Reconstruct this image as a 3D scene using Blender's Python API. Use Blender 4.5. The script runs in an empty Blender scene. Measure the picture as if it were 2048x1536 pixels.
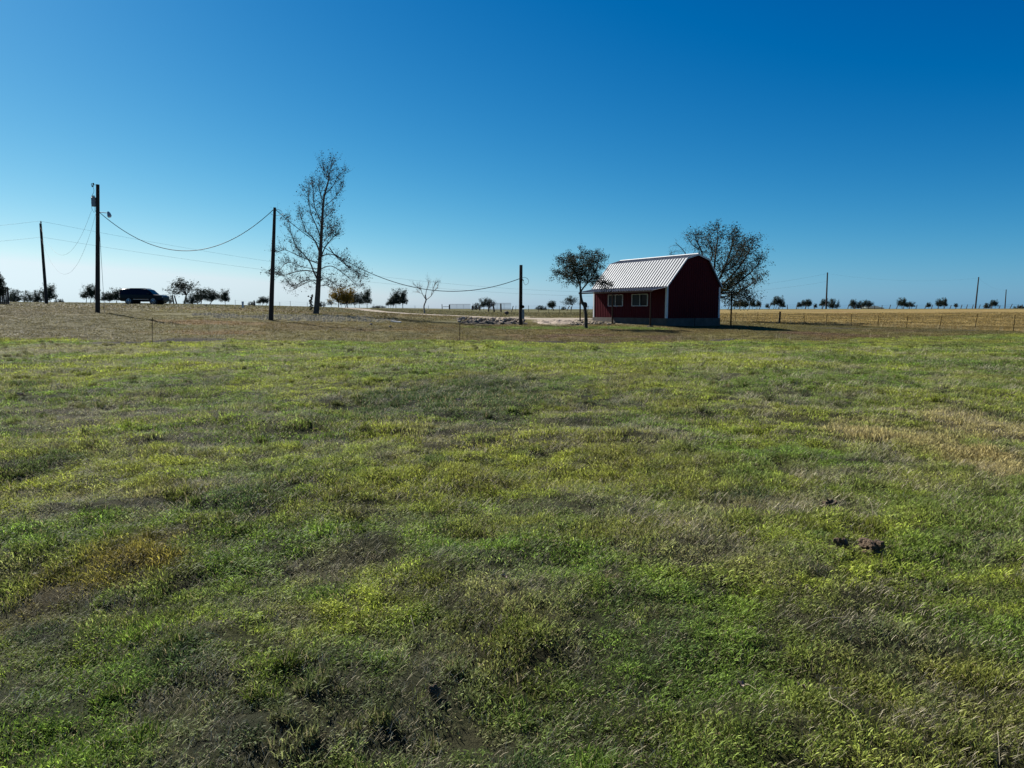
import bpy, bmesh, math, random
import numpy as np
from mathutils import Vector, Matrix

C = bpy.context.scene.collection
SC = bpy.context.scene

# ------------------------------------------------------------------ camera
EYE = 1.6
FPX = 1480.0
HORIZ = 618.0
PITCH = math.atan((768 - HORIZ) / FPX)
cam_d = bpy.data.cameras.new('camera'); cam = bpy.data.objects.new('camera', cam_d); C.objects.link(cam)
cam.location = (0, 0, EYE); cam.rotation_euler = (math.pi / 2 - PITCH, 0, 0)
cam_d.sensor_width = 36; cam_d.lens = FPX / 2048 * 36; cam_d.clip_start = 0.05; cam_d.clip_end = 9000
SC.camera = cam

# ------------------------------------------------------------------ sky and sun
SUN_EL = math.radians(37); SUN_AZ = math.radians(-47)      # azimuth from +Y, negative = left
world = bpy.data.worlds.new('World'); SC.world = world; world.use_nodes = True
wn = world.node_tree; wn.nodes.clear()
sky = wn.nodes.new('ShaderNodeTexSky'); sky.sky_type = 'NISHITA'; sky.sun_disc = False
sky.sun_elevation = SUN_EL; sky.sun_rotation = SUN_AZ
sky.air_density = 1.0; sky.dust_density = 0.3; sky.ozone_density = 6.0; sky.altitude = 150
sp = wn.nodes.new('ShaderNodeSeparateColor'); cb = wn.nodes.new('ShaderNodeCombineColor')
wn.links.new(sky.outputs[0], sp.inputs[0])
outc = []
for ch, (ex, gain) in enumerate((((1.91, .523, .158), .0188), ((.115, 1.361, 0), .190), ((.248, .059, .513), .86))):   # the phone's strong, cold rendering of the blue
    acc = None
    for c2, e in enumerate(ex):
        if not e: continue
        pw = wn.nodes.new('ShaderNodeMath'); pw.operation = 'POWER'; pw.inputs[1].default_value = e; wn.links.new(sp.outputs[c2], pw.inputs[0])
        if acc is None: acc = pw.outputs[0]
        else:
            m2 = wn.nodes.new('ShaderNodeMath'); m2.operation = 'MULTIPLY'; wn.links.new(acc, m2.inputs[0]); wn.links.new(pw.outputs[0], m2.inputs[1]); acc = m2.outputs[0]
    ml = wn.nodes.new('ShaderNodeMath'); ml.operation = 'MULTIPLY'; ml.inputs[1].default_value = gain; wn.links.new(acc, ml.inputs[0]); outc.append(ml.outputs[0])
def wmath(op, a, b):
    q = wn.nodes.new('ShaderNodeMath'); q.operation = op
    for k, v in enumerate((a, b)):
        if isinstance(v, (int, float)): q.inputs[k].default_value = v
        else: wn.links.new(v, q.inputs[k])
    return q.outputs[0]
B_ = outc[2]; G_ = wmath('MINIMUM', outc[1], wmath('MULTIPLY', B_, .93)); R_ = wmath('MAXIMUM', wmath('MINIMUM', wmath('SUBTRACT', outc[0], .075), wmath('MULTIPLY', G_, .83)), 0.0)
for k_, v_ in enumerate((R_, G_, B_)): wn.links.new(v_, cb.inputs[k_])
bgn = wn.nodes.new('ShaderNodeBackground'); bgn.inputs['Strength'].default_value = 0.1
wo = wn.nodes.new('ShaderNodeOutputWorld')
wn.links.new(cb.outputs[0], bgn.inputs[0]); wn.links.new(bgn.outputs[0], wo.inputs[0])
sv = Vector((math.sin(SUN_AZ) * math.cos(SUN_EL), math.cos(SUN_AZ) * math.cos(SUN_EL), math.sin(SUN_EL)))
sun_d = bpy.data.lights.new('sun', 'SUN'); sun_d.energy = 5.0; sun_d.angle = math.radians(0.53); sun_d.color = (1.0, 0.955, 0.89)
sun = bpy.data.objects.new('sun', sun_d); C.objects.link(sun); sun.rotation_euler = sv.to_track_quat('Z', 'Y').to_euler(); sun.location = sv * 200
SC.view_settings.view_transform = 'Standard'; SC.view_settings.look = 'None'; SC.view_settings.gamma = 1.0
SC.view_settings.exposure = 0.9
SC.view_settings.use_curve_mapping = False
SC.render.engine = 'CYCLES'
SC.cycles.max_bounces = 6; SC.cycles.diffuse_bounces = 2; SC.cycles.glossy_bounces = 2
SC.cycles.transmission_bounces = 4; SC.cycles.transparent_max_bounces = 6
SC.render.film_transparent = False

# ------------------------------------------------------------------ noise
def _hash(xi, yi, seed):
    h = (xi.astype(np.int64) * 374761393 + yi.astype(np.int64) * 668265263 + seed * 1442695041) & 0xffffffff
    h = ((h ^ (h >> 13)) * 1274126177) & 0xffffffff
    h = ((h ^ (h >> 16)) * 2246822519) & 0xffffffff
    return ((h ^ (h >> 15)) & 0xffffff) / float(0xffffff)
def vnoise(x, y, seed=0):
    xi = np.floor(x); yi = np.floor(y); fx = x - xi; fy = y - yi
    fx = fx * fx * (3 - 2 * fx); fy = fy * fy * (3 - 2 * fy)
    a = _hash(xi, yi, seed); b = _hash(xi + 1, yi, seed); c = _hash(xi, yi + 1, seed); d = _hash(xi + 1, yi + 1, seed)
    return (a * (1 - fx) + b * fx) * (1 - fy) + (c * (1 - fx) + d * fx) * fy
def fbm(x, y, scale, seed=0, oct=4, gain=0.5):
    x = np.asarray(x, float) / scale; y = np.asarray(y, float) / scale
    t = 0; a = 1.0; n = 0; cs, sn = math.cos(0.6), math.sin(0.6)
    for i in range(oct):
        t = t + a * vnoise(x, y, seed + i * 17); n += a; a *= gain
        x, y = (x * cs - y * sn) * 2.03 + 11.3, (x * sn + y * cs) * 2.03 - 7.1
    return t / n
def sstep(a, b, x):
    t = np.clip((x - a) / (b - a), 0, 1); return t * t * (3 - 2 * t)

# ------------------------------------------------------------------ lie of the land
# height of the ground along five directions fanning out over the pasture: distance ahead -> height
TD = np.array([0, 22, 28, 33, 36, 40, 45, 52, 56, 60, 66, 75, 85, 92, 100, 110, 130, 150, 170, 190, 240, 320, 600, 1500, 4000], float)
TT = np.array([-0.9, -0.69, -0.49, -0.325, -0.12, 0.012, 0.11, 0.21, 0.32, 0.42, 0.69, 1.0])
TZ = np.array([
 [0, 0,  .02, .12, .3,  .6,  .98, 1.5, 1.75, 1.9, 2.05, 2.15, 2.25, 2.35, 2.5, 2.62, 2.5, 2.3, 2.1, 1.9, 1.4, .9, 0, -2, -4],
 [0, 0,  .02, .10, .28, .58, .95, 1.5, 1.73, 1.85, 1.97, 2.08, 2.18, 2.30, 2.5, 2.62, 2.5, 2.3, 2.1, 1.9, 1.4, .9, 0, -2, -4],
 [0, 0,  .01, .05, .15, .35, .66, 1.1, 1.3, 1.45, 1.64, 1.88, 2.08, 2.22, 2.34, 2.38, 2.3, 2.1, 2.0, 1.9, 1.4, .9, 0, -2, -4],
 [0, 0,  0, .03, .08, .2,  .42, .83, .98, 1.12, 1.29, 1.52, 1.74, 1.88, 1.99, 2.04, 2.0, 1.9, 1.8, 1.7, 1.3, .8, 0, -2, -4],
 [0, 0,  0, .03, .07, .13, .24, .5,  .62, .72, .84, .97, 1.08, 1.16, 1.28, 1.45, 1.66, 1.8, 1.72, 1.6, 1.2, .7, 0, -2, -4],
 [0, 0,  0, .02, .04, .08, .15, .31, .4, .48, .58, .7, .8, .86, .92, .99, 1.08, 1.2, 1.42, 1.6, 1.3, .7, 0, -2, -4],
 [0, 0,  0, .02, .05, .1, .2, .4, .6, .85, .9, .95, 1.0, 1.02, 1.05, 1.1, 1.2, 1.32, 1.45, 1.56, 1.3, .7, 0, -2, -4],
 [0, 0,  0, .02, .06, .13, .25, .42, .48, .55, .6, .65, .72, .78, .84, .92, 1.08, 1.25, 1.42, 1.56, 1.3, .7, 0, -2, -4],
 [0, 0,  0, .03, .07, .12, .19, .3, .34, .36, .37, .46, .58, .67, .76, .88, 1.1, 1.3, 1.48, 1.6, 1.3, .7, 0, -2, -4],
 [0, 0,  0, .02, .04, .06, .09, .15, .19, .24, .32, .45, .6, .69, .79, .92, 1.14, 1.36, 1.55, 1.66, 1.4, .7, 0, -2, -4],
 [0, 0,  0, .01, .02, .03, .05, .10, .16, .25, .36, .52, .68, .78, .88, 1.0, 1.25, 1.48, 1.66, 1.75, 1.4, .7, 0, -2, -4],
 [0, 0,  0, .01, .02, .03, .05, .10, .16, .25, .36, .52, .68, .78, .88, 1.0, 1.25, 1.48, 1.66, 1.75, 1.4, .7, 0, -2, -4]])
_dd = np.concatenate([np.arange(0, 260, 1.0), np.arange(260, 4001, 20.0)])
_tz = np.array([np.interp(_dd, TD, r) for r in TZ])
for _ in range(14):                                                    # round the kinks off
    _tz[:, 1:259] = (_tz[:, 0:258] + 2 * _tz[:, 1:259] + _tz[:, 2:260]) / 4
_tt = np.linspace(-0.9, 1.0, 96)
_tz2 = np.array([np.interp(_tt, TT, _tz[:, j]) for j in range(_tz.shape[1])])   # dd x tt
for _ in range(6):
    _tz2[:, 1:-1] = (_tz2[:, :-2] + 2 * _tz2[:, 1:-1] + _tz2[:, 2:]) / 4
def base_h(X, Y):
    X = np.asarray(X, float); Y = np.asarray(Y, float)
    D = np.clip(Y, 0.5, 4000); t = np.clip(X / D, -0.9, 1.0)
    fi = np.interp(D, _dd, np.arange(len(_dd))); i0 = np.clip(fi.astype(int), 0, len(_dd) - 2); fi = fi - i0
    ft = (t + 0.9) / 1.9 * 95; j0 = np.clip(ft.astype(int), 0, 94); ft = ft - j0
    z = (_tz2[i0, j0] * (1 - ft) + _tz2[i0, j0 + 1] * ft) * (1 - fi) + (_tz2[i0 + 1, j0] * (1 - ft) + _tz2[i0 + 1, j0 + 1] * ft) * fi
    return z * sstep(-2, 8, Y)
def hz(X, Y):
    X = np.asarray(X, float); Y = np.asarray(Y, float)
    m = (fbm(X, Y, 7.0, 5, 3) - 0.5) * 0.16 + (fbm(X, Y, 1.5, 9, 3) - 0.5) * 0.27 * (1 - sstep(36, 70, Y)) + (fbm(X, Y, 0.45, 12, 3) - 0.5) * 0.15 * (1 - sstep(14, 34, Y))
    return base_h(X, Y) + m * (1 - 0.6 * sstep(40, 60, Y))
def H(x, y): return float(hz(np.array([x]), np.array([y]))[0])

Rv = Vector((1, 0, 0)); Fv = Vector((0, math.cos(PITCH), -math.sin(PITCH))); Uv = Vector((0, math.sin(PITCH), math.cos(PITCH)))
def ray(px, py): return Rv * (px - 1024) + Uv * (768 - py) + Fv * FPX
def at(px, py, Y):                       # point of the place seen at a photo pixel, Y metres ahead
    r = ray(px, py); return Vector((0, 0, EYE)) + r * (Y / r.y)
def ground_at(px, Y):                    # ground point in the direction of a photo column
    x = at(px, 620, Y).x; return Vector((x, Y, H(x, Y)))
def gp(px, py, lo=1.5, hi=185):          # first hit of a photo pixel's ray with the ground
    r = ray(px, py); ys = np.concatenate([np.arange(lo, 40, .05), np.arange(40, hi, .25)])
    xs = r.x / r.y * ys; zs = EYE + r.z / r.y * ys; h = base_h(xs, ys)
    k = np.argmax(zs <= h) if np.any(zs <= h) else int(np.argmin(np.abs(zs - h)))
    return float(xs[k]), float(ys[k])

# ------------------------------------------------------------------ materials
def mat(name, col, rough=0.8, metal=0.0, spec=0.3, var=0.0, vscale=3.0, bump=0.0, bscale=20.0, stretch=None):
    m = bpy.data.materials.new(name); m.use_nodes = True; nt = m.node_tree; b = nt.nodes['Principled BSDF']
    b.inputs['Base Color'].default_value = (*col, 1); b.inputs['Roughness'].default_value = rough
    b.inputs['Metallic'].default_value = metal; b.inputs['Specular IOR Level'].default_value = spec
    if var or bump:
        tc = nt.nodes.new('ShaderNodeTexCoord'); mp = nt.nodes.new('ShaderNodeMapping'); nt.links.new(tc.outputs['Object'], mp.inputs[0])
        if stretch: mp.inputs['Scale'].default_value = stretch
    if var:
        n = nt.nodes.new('ShaderNodeTexNoise'); n.inputs['Scale'].default_value = vscale; n.inputs['Detail'].default_value = 6
        nt.links.new(mp.outputs[0], n.inputs['Vector'])
        r = nt.nodes.new('ShaderNodeValToRGB'); r.color_ramp.elements[0].position = .3; r.color_ramp.elements[1].position = .7
        r.color_ramp.elements[0].color = (*[c * (1 - var) for c in col], 1); r.color_ramp.elements[1].color = (*[min(1, c * (1 + var)) for c in col], 1)
        nt.links.new(n.outputs[0], r.inputs[0]); nt.links.new(r.outputs[0], b.inputs['Base Color'])
    if bump:
        n2 = nt.nodes.new('ShaderNodeTexNoise'); n2.inputs['Scale'].default_value = bscale; n2.inputs['Detail'].default_value = 5
        nt.links.new(mp.outputs[0], n2.inputs['Vector'])
        bp = nt.nodes.new('ShaderNodeBump'); bp.inputs['Strength'].default_value = bump; bp.inputs['Distance'].default_value = 0.05
        nt.links.new(n2.outputs[0], bp.inputs['Height']); nt.links.new(bp.outputs[0], b.inputs['Normal'])
    return m
def leafmat(name, c1, c2, trans=0.3):
    m = bpy.data.materials.new(name); m.use_nodes = True; nt = m.node_tree; b = nt.nodes['Principled BSDF']
    out = nt.nodes['Material Output']
    at_ = nt.nodes.new('ShaderNodeAttribute'); at_.attribute_name = 'bv'
    mx = nt.nodes.new('ShaderNodeMix'); mx.data_type = 'RGBA'; mx.inputs['A'].default_value = (*c1, 1); mx.inputs['B'].default_value = (*c2, 1)
    nt.links.new(at_.outputs['Fac'], mx.inputs['Factor']); nt.links.new(mx.outputs['Result'], b.inputs['Base Color'])
    b.inputs['Roughness'].default_value = .7; b.inputs['Specular IOR Level'].default_value = .12
    tr = nt.nodes.new('ShaderNodeBsdfTranslucent'); nt.links.new(mx.outputs['Result'], tr.inputs[0])
    ms = nt.nodes.new('ShaderNodeMixShader'); ms.inputs[0].default_value = trans
    nt.links.new(b.outputs[0], ms.inputs[1]); nt.links.new(tr.outputs[0], ms.inputs[2]); nt.links.new(ms.outputs[0], out.inputs[0])
    return m
M = {
 'bark': mat('bark', (.085, .07, .055), .9, var=.35, vscale=6, bump=.5, bscale=15),
 'bark_pale': mat('bark_pale', (.30, .27, .23), .85, var=.4, vscale=3, bump=.3, bscale=12),
 'bark_dark': mat('bark_dark', (.045, .038, .03), .9, var=.3, vscale=5, bump=.5),
 'pole': mat('pole_wood', (.035, .027, .021), .85, var=.35, vscale=2, bump=.4, bscale=8, stretch=(6, 6, .5)),
 'postwood': mat('post_wood', (.06, .048, .038), .9, var=.4, vscale=4, bump=.5, stretch=(5, 5, 1)),
 'rust': mat('rusty_steel', (.014, .009, .007), .9, spec=.05, var=.3, vscale=12),
 'galv': mat('galvanised_steel', (.34, .35, .36), .5, metal=.3, var=.12, vscale=4),
 'grey_box': mat('grey_enamel', (.22, .23, .24), .5, var=.15, vscale=4),
 'cable': mat('cable', (.035, .035, .037), .6), 'cable_pale': mat('cable_aluminium', (.10, .11, .12), .7),
 'red': mat('red_metal_siding', (.055, .0018, .006), .6, spec=.08, var=.10, vscale=1.2, bump=.05, bscale=3),
 'roof': mat('galvalume_roof', (.145, .158, .17), .55, metal=.2, spec=.25, var=.07, vscale=1.5, bump=.04, bscale=4),
 'trim': mat('white_trim', (.50, .51, .52), .45, var=.05, vscale=2),
 'concrete': mat('concrete', (.075, .067, .058), .9, var=.25, vscale=2.2, bump=.3, bscale=18),
 'wframe': mat('window_frame_white', (.42, .43, .45), .5, var=.05, vscale=2), 'glass': mat('window_glass', (.008, .010, .013), .08, spec=.04),
 'screen': mat('window_screen', (.035, .045, .055), .6, spec=.05),
 'dark_in': mat('barn_inside', (.03, .02, .02), .9),
 'car': mat('car_paint', (.004, .004, .006), .3, spec=.25), 'carglass': mat('car_glass', (.006, .007, .009), .15, spec=.25),
 'tyre': mat('tyre', (.018, .018, .018), .85), 'rim': mat('rim', (.6, .61, .63), .25, metal=.8), 'chrome': mat('chrome', (.7, .7, .72), .15, metal=1),
 'lens_red': mat('lens_red', (.2, .01, .01), .2), 'lens_clear': mat('lens_clear', (.55, .57, .6), .15),
 'stone': mat('broken_concrete', (.30, .245, .175), .9, var=.45, vscale=3, bump=.6, bscale=9),
 'clod': mat('dry_clod', (.13, .09, .055), .95, var=.55, vscale=18, bump=1.0, bscale=60),
 'drystem': mat('dry_stem', (.30, .26, .17), .7, var=.2, vscale=20), 'deadleaf': mat('dead_leaf', (.26, .20, .14), .7, var=.3, vscale=40),
 'porcelain': mat('porcelain', (.12, .07, .05), .3),
 'boards': mat('weathered_boards', (.06, .055, .052), .9, var=.35, vscale=3, bump=.4, stretch=(6, 6, .6)),
 'white_pipe': mat('white_pipe', (.62, .62, .58), .5),
 'farroof': mat('far_roof', (.07, .09, .08), .7), 'farwall': mat('far_wall', (.16, .15, .14), .9),
}

# ------------------------------------------------------------------ mesh helpers
class MB:
    def __init__(s): s.v = []; s.f = []; s.a = []
    def add(s, vs, fs, a=0.0):
        n = len(s.v); s.v += [tuple(p) for p in vs]; s.f += [tuple(i + n for i in f) for f in fs]; s.a += [a] * len(vs); return s
    def box(s, x0, x1, y0, y1, z0, z1):
        v = [(x, y, z) for z in (z0, z1) for y in (y0, y1) for x in (x0, x1)]
        return s.add(v, [(0, 2, 3, 1), (4, 5, 7, 6), (0, 1, 5, 4), (2, 6, 7, 3), (0, 4, 6, 2), (1, 3, 7, 5)])
    def tube(s, pts, rad, n=6, a=0.0):
        pts = [Vector(p) for p in pts]; k = len(pts)
        if not hasattr(rad, '__len__'): rad = [rad] * k
        vs = []; prev = None
        for i in range(k):
            d = (pts[min(i + 1, k - 1)] - pts[max(i - 1, 0)])
            d = d.normalized() if d.length > 1e-9 else Vector((0, 0, 1))
            u = prev - d * prev.dot(d) if prev is not None else (Vector((1, 0, 0)) if abs(d.x) < .8 else Vector((0, 1, 0)))
            if prev is None: u = u - d * u.dot(d)
            if u.length < 1e-6: u = d.orthogonal()
            u.normalize(); w = d.cross(u); prev = u
            for j in range(n):
                t = 2 * math.pi * j / n; vs.append(pts[i] + (u * math.cos(t) + w * math.sin(t)) * rad[i])
        fs = [(i * n + j, i * n + (j + 1) % n, (i + 1) * n + (j + 1) % n, (i + 1) * n + j) for i in range(k - 1) for j in range(n)]
        fs.append(tuple(range(n - 1, -1, -1))); fs.append(tuple((k - 1) * n + j for j in range(n)))
        return s.add(vs, fs, a)
    def build(s, name, m, parent=None, smooth=False, attr=False, loc=None):
        me = bpy.data.meshes.new(name); me.from_pydata(s.v, [], s.f); me.update()
        if m is not None: me.materials.append(m)
        if smooth: me.shade_smooth()
        if attr:
            at_ = me.attributes.new('bv', 'FLOAT', 'POINT'); at_.data.foreach_set('value', np.array(s.a, dtype=np.float32))
        o = bpy.data.objects.new(name, me); C.objects.link(o)
        if parent: o.parent = parent
        if loc is not None: o.location = loc
        return o
def tag(o, label=None, cat=None, group=None, kind=None):
    if label: o['label'] = label
    if cat: o['category'] = cat
    if group: o['group'] = group
    if kind: o['kind'] = kind
    return o
def thing(name, loc, label, cat, group=None, rz=0):
    o = bpy.data.objects.new(name, None); C.objects.link(o); o.location = loc; o.rotation_euler = (0, 0, rz); o.empty_display_size = .3
    return tag(o, label, cat, group)
_kids = {}
def copy_tree(o, kids, loc, rz=0, sc=1, label=None):
    c = o.copy(); C.objects.link(c); c.location = loc; c.rotation_euler = (0, 0, rz); c.scale = (sc,) * 3 if not hasattr(sc, '__len__') else sc
    if label: c['label'] = label
    for k in kids:
        d = k.copy(); C.objects.link(d); d.parent = c
    return c

# ------------------------------------------------------------------ how the pasture is coloured
LUSH = np.array([.150, .232, .036]); YEL = np.array([.31, .345, .050]); OLIVE = np.array([.18, .215, .052])
STRAW = np.array([.40, .335, .14]); GREY = np.array([.27, .25, .125]); ORANGE = np.array([.21, .165, .035]); DARKG = np.array([.065, .105, .035])
SOIL = np.array([.05, .04, .028]); BROWN = np.array([.110, .080, .027]); TAN = np.array([.120, .106, .034]); GOLD = np.array([.25, .185, .065])
HILLG = np.array([.085, .085, .034]); CHALK = np.array([.34, .285, .215]); CHIP = np.array([.115, .105, .05]); DIRT = np.array([.04, .033, .027])
def splat_list(rows):
    out = []
    for px, py, rx, ry, what, k in rows:
        x, y = gp(px, py); _, y1 = gp(px, min(py + ry, 1530)); _, y0 = gp(px, max(py - ry, 620))
        out.append((x, y, rx * y / FPX, max(.05, (y0 - y1) / 2), what, k))
    return out
NEAR_S = splat_list([            # where the photo shows dead, lush or bare patches of pasture
 (1720, 872, 75, 34, 'straw', 1.15), (1840, 885, 90, 44, 'straw', 1.2), (1960, 860, 100, 50, 'straw', 1.15), (1990, 940, 85, 44, 'straw', 1.1), (2040, 770, 70, 60, 'straw', .55),
 (150, 830, 140, 30, 'grey', 1.25), (100, 700, 160, 16, 'grey', 1.1), (500, 690, 160, 5, 'grey', .8), (60, 810, 80, 18, 'grey', .7), (235, 800, 60, 18, 'grey', .7), (120, 740, 170, 26, 'grey', .5), (260, 705, 220, 10, 'grey', .8),
 (110, 1060, 110, 30, 'grey', .9), (40, 880, 60, 20, 'grey', .6), (600, 850, 60, 18, 'grey', .6), (380, 865, 90, 22, 'grey', .7), (870, 860, 60, 26, 'grey', .9),
 (230, 1150, 200, 80, 'orange', .9), (80, 1200, 120, 60, 'orange', .9), (330, 1070, 160, 50, 'orange', .7), (60, 960, 90, 50, 'orange', .4), (700, 1020, 150, 40, 'orange', .4),
 (600, 1230, 140, 45, 'grey', .6), (690, 1130, 110, 40, 'grey', .9), (640, 1440, 150, 60, 'grey', .6), (1000, 1430, 110, 45, 'grey', .8), (1400, 1090, 170, 55, 'grey', .7),
 (1560, 1010, 130, 40, 'grey', .9), (1700, 1420, 160, 60, 'grey', .6), (1900, 1300, 90, 50, 'grey', .5), (1650, 950, 90, 24, 'grey', .7), (1500, 985, 60, 12, 'dark', .6),
 (470, 1010, 60, 24, 'dark', .7), (110, 930, 60, 36, 'dark', .8), (300, 740, 120, 12, 'dark', .2), (380, 770, 70, 10, 'dark', .7),
 (860, 800, 260, 44, 'olive', .9), (430, 800, 130, 24, 'olive', .8), (1260, 800, 200, 30, 'olive', .6), (820, 795, 130, 40, 'dark', .65), (980, 770, 110, 34, 'dark', .6), (1080, 790, 110, 30, 'dark', .5), (700, 820, 100, 24, 'dark', .5), (1200, 790, 90, 26, 'dark', .45), (880, 920, 30, 18, 'dark', .9),
 (60, 768, 40, 5, 'dark', .9), (1400, 750, 60, 12, 'grey', .8), (1310, 790, 60, 12, 'grey', .4), (1180, 815, 60, 10, 'grey', .6), (1900, 725, 80, 10, 'dark', .6), (1980, 740, 60, 5, 'dark', .6), (1560, 880, 60, 12, 'dark', .8), (1200, 925, 60, 14, 'grey', .7), (1110, 900, 50, 12, 'grey', .5),
 (1655, 741, 25, 4, 'dark', .9), (1620, 795, 14, 4, 'dark', .9), (1580, 815, 40, 8, 'dark', .6), (1160, 835, 20, 5, 'dark', .9), (1275, 830, 20, 5, 'dark', .8),
 (350, 740, 160, 16, 'yel', .8), (700, 725, 180, 20, 'yel', .7), (1150, 735, 160, 18, 'yel', .7), (1480, 720, 150, 18, 'yel', .9), (1120, 720, 60, 8, 'orange', .5), (750, 860, 90, 24, 'yel', .7), (330, 930, 110, 22, 'yel', .8), (840, 985, 160, 34, 'yel', .7),
 (1200, 940, 100, 26, 'yel', .8), (700, 900, 180, 30, 'yel', .3), (1450, 1000, 120, 20, 'yel', .3), (1530, 870, 120, 26, 'yel', .8), (1600, 965, 60, 22, 'yel', .8), (1830, 960, 90, 24, 'yel', .8), (880, 1180, 160, 60, 'yel', .4),
 (240, 1290, 120, 60, 'lush', .9), (1150, 1180, 140, 60, 'lush', .6), (1830, 1130, 140, 60, 'lush', .7), (1960, 1260, 110, 90, 'lush', .9), (1350, 1370, 150, 60, 'lush', .8), (1800, 720, 200, 22, 'lush', .6), (60, 1420, 120, 60, 'lush', .8), (650, 1180, 60, 20, 'lush', .9), (1130, 900, 60, 20, 'lush', .3), (1900, 1100, 120, 40, 'lush', .6), (1540, 1340, 140, 60, 'lush', .5), (480, 1440, 90, 50, 'dark', .5), (350, 1340, 70, 30, 'dark', .8), (1050, 1500, 120, 40, 'dark', .6), (40, 1280, 60, 30, 'dark', .6),
 (1210, 1165, 28, 10, 'clay', 1), (1740, 1112, 50, 18, 'grey', .9),
])
SC_C = {'olive': np.array([.11, .15, .06]), 'straw': STRAW, 'grey': GREY, 'orange': ORANGE, 'yel': YEL, 'lush': LUSH, 'dark': DARKG, 'clay': np.array([.26, .11, .06])}
def mixc(a, b, w): return a * (1 - w[:, None]) + b * w[:, None]
def near_colour(X, Y):
    """tint of the grass, how long it stands, how thick it grows"""
    n1 = fbm(X, Y, 2.6, 31, 4); n2 = fbm(X, Y, 0.9, 47, 4); n3 = fbm(X, Y, 1.0, 63, 4); n4 = fbm(X, Y, .35, 71, 3); n5 = fbm(X, Y, 6, 83, 3)
    c = mixc(np.tile(LUSH, (len(X), 1)), YEL, sstep(.36, .58, n1) * .85)
    c = mixc(c, OLIVE, sstep(.45, .65, n2) * .6)
    dead = sstep(.515, .63, n3 * .6 + n4 * .4)
    c = mixc(c, GREY, dead * .5)
    c = mixc(c, ORANGE, sstep(.56, .7, n5 * .55 + n2 * .45) * .3)
    c = mixc(c, DARKG, sstep(.56, .70, n4) * .55)
    n6 = fbm(X, Y, .16, 75, 2); ln = .28 + .4 * n1 + .5 * sstep(.3, .7, n6) + .45 * sstep(.5, .65, n2); dn = (1 - dead * .55) * (.28 + .72 * sstep(.30, .52, n6 * .6 + n4 * .4)); c = c * (.72 + .6 * sstep(.32, .66, n6 * .5 + n4 * .5))[:, None]
    jx = (fbm(X, Y, .7, 91, 3) - .5) * 1.4; jy = (fbm(X, Y, .7, 95, 3) - .5) * 1.4
    for x, y, rx, ry, what, k in NEAR_S:
        sx = min(1.0, rx * .9); sy = min(1.5, ry * 1.1)
        k = k * (1.5 if what == 'dark' else 1); w = np.exp(-(((X + jx * sx * 1.2 - x) / rx) ** 2 + ((Y + jy * sy * 1.2 - y) / ry) ** 2) * 1.1) * k
        w = np.clip(sstep(.25, .75, w + (n4 - .5) * .9), 0, 1) * min(1, k + .1) * (.65 if what == 'grey' else 1)
        c = mixc(c, SC_C[what], w * .85)
        if what in ('grey', 'clay'): dn = dn * (1 - w * .6); ln = ln * (1 - .3 * w)
        if what == 'straw': ln = ln * (1 + .45 * w)
        if what == 'lush': ln = ln * (1 + .3 * w)
        if what == 'dark': ln = ln * (1 + .25 * w)
    return c, np.clip(ln, .3, 1.9), np.clip(dn, .30, 1), dead
def edge_y(X, Y):                       # where the green pasture gives way to the brown strip
    px = 1024 + FPX * X / np.maximum(Y, 1)
    e = np.interp(px, [0, 250, 560, 1000, 1100, 1400, 1700, 1850, 2048, 2400], [34.5, 34.2, 35.5, 36.2, 35.0, 35.8, 37, 41, 45, 47])
    return e + (fbm(X, Y, 3.0, 101, 4) - .5) * 5.5
FAR_S = splat_list([
 (640, 636, 170, 7, 'chip', 1), (480, 634, 90, 5, 'chip', .8), (800, 641, 90, 5, 'chip', .5), (400, 629, 110, 5, 'chip', .7), (270, 622, 80, 3, 'chip', .6), (840, 650, 90, 5, 'chip', .4), (230, 616, 30, 2.5, 'chip', .7),
 (1120, 641, 60, 7, 'chalk', 1), (1180, 640, 70, 4, 'chalk', .7), (980, 636, 60, 3, 'chalk', .5), (1250, 646, 60, 4, 'chalk', .7), (1040, 634, 60, 2, 'chalk', .7),
 (1170, 646, 70, 3, 'dirt', .9), (960, 646, 110, 3.5, 'chip', .9), (1200, 642, 50, 2, 'dirt', .7), (20, 640, 40, 12, 'chip', .5),
 (1040, 656, 130, 4, 'green', 1), (1190, 655, 110, 4, 'green', 1), (1290, 657, 60, 4, 'green', .8), (1560, 683, 60, 3, 'gyel', .8), (1500, 680, 50, 3, 'gyel', .7), (590, 645, 50, 4, 'gyel', .5), (420, 665, 220, 8, 'orangeb', .7), (420, 645, 140, 7, 'orangeb', .8), (700, 660, 120, 8, 'brownr', .5),
 (1150, 672, 160, 6, 'brownr', .8), (1330, 674, 120, 6, 'brownr', .7), (1650, 668, 150, 6, 'brownr', .8), (1800, 662, 120, 6, 'brownr', .6), (1560, 660, 120, 3, 'tan', .8), (1900, 661, 90, 2, 'dirt', .9), (1690, 657, 150, 1.6, 'dirt', .8),
])
FC = {'chip': CHIP, 'chalk': CHALK, 'dirt': DIRT, 'green': np.array([.09, .135, .022]), 'gyel': np.array([.16, .14, .035]), 'orangeb': np.array([.16, .10, .042]), 'brownr': np.array([.11, .068, .043]), 'tan': TAN}
FENCE_A = gp(1471, 645); FENCE_A = (21.1, 70.0); FENCE_B = (34.0, 50.0)
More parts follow.
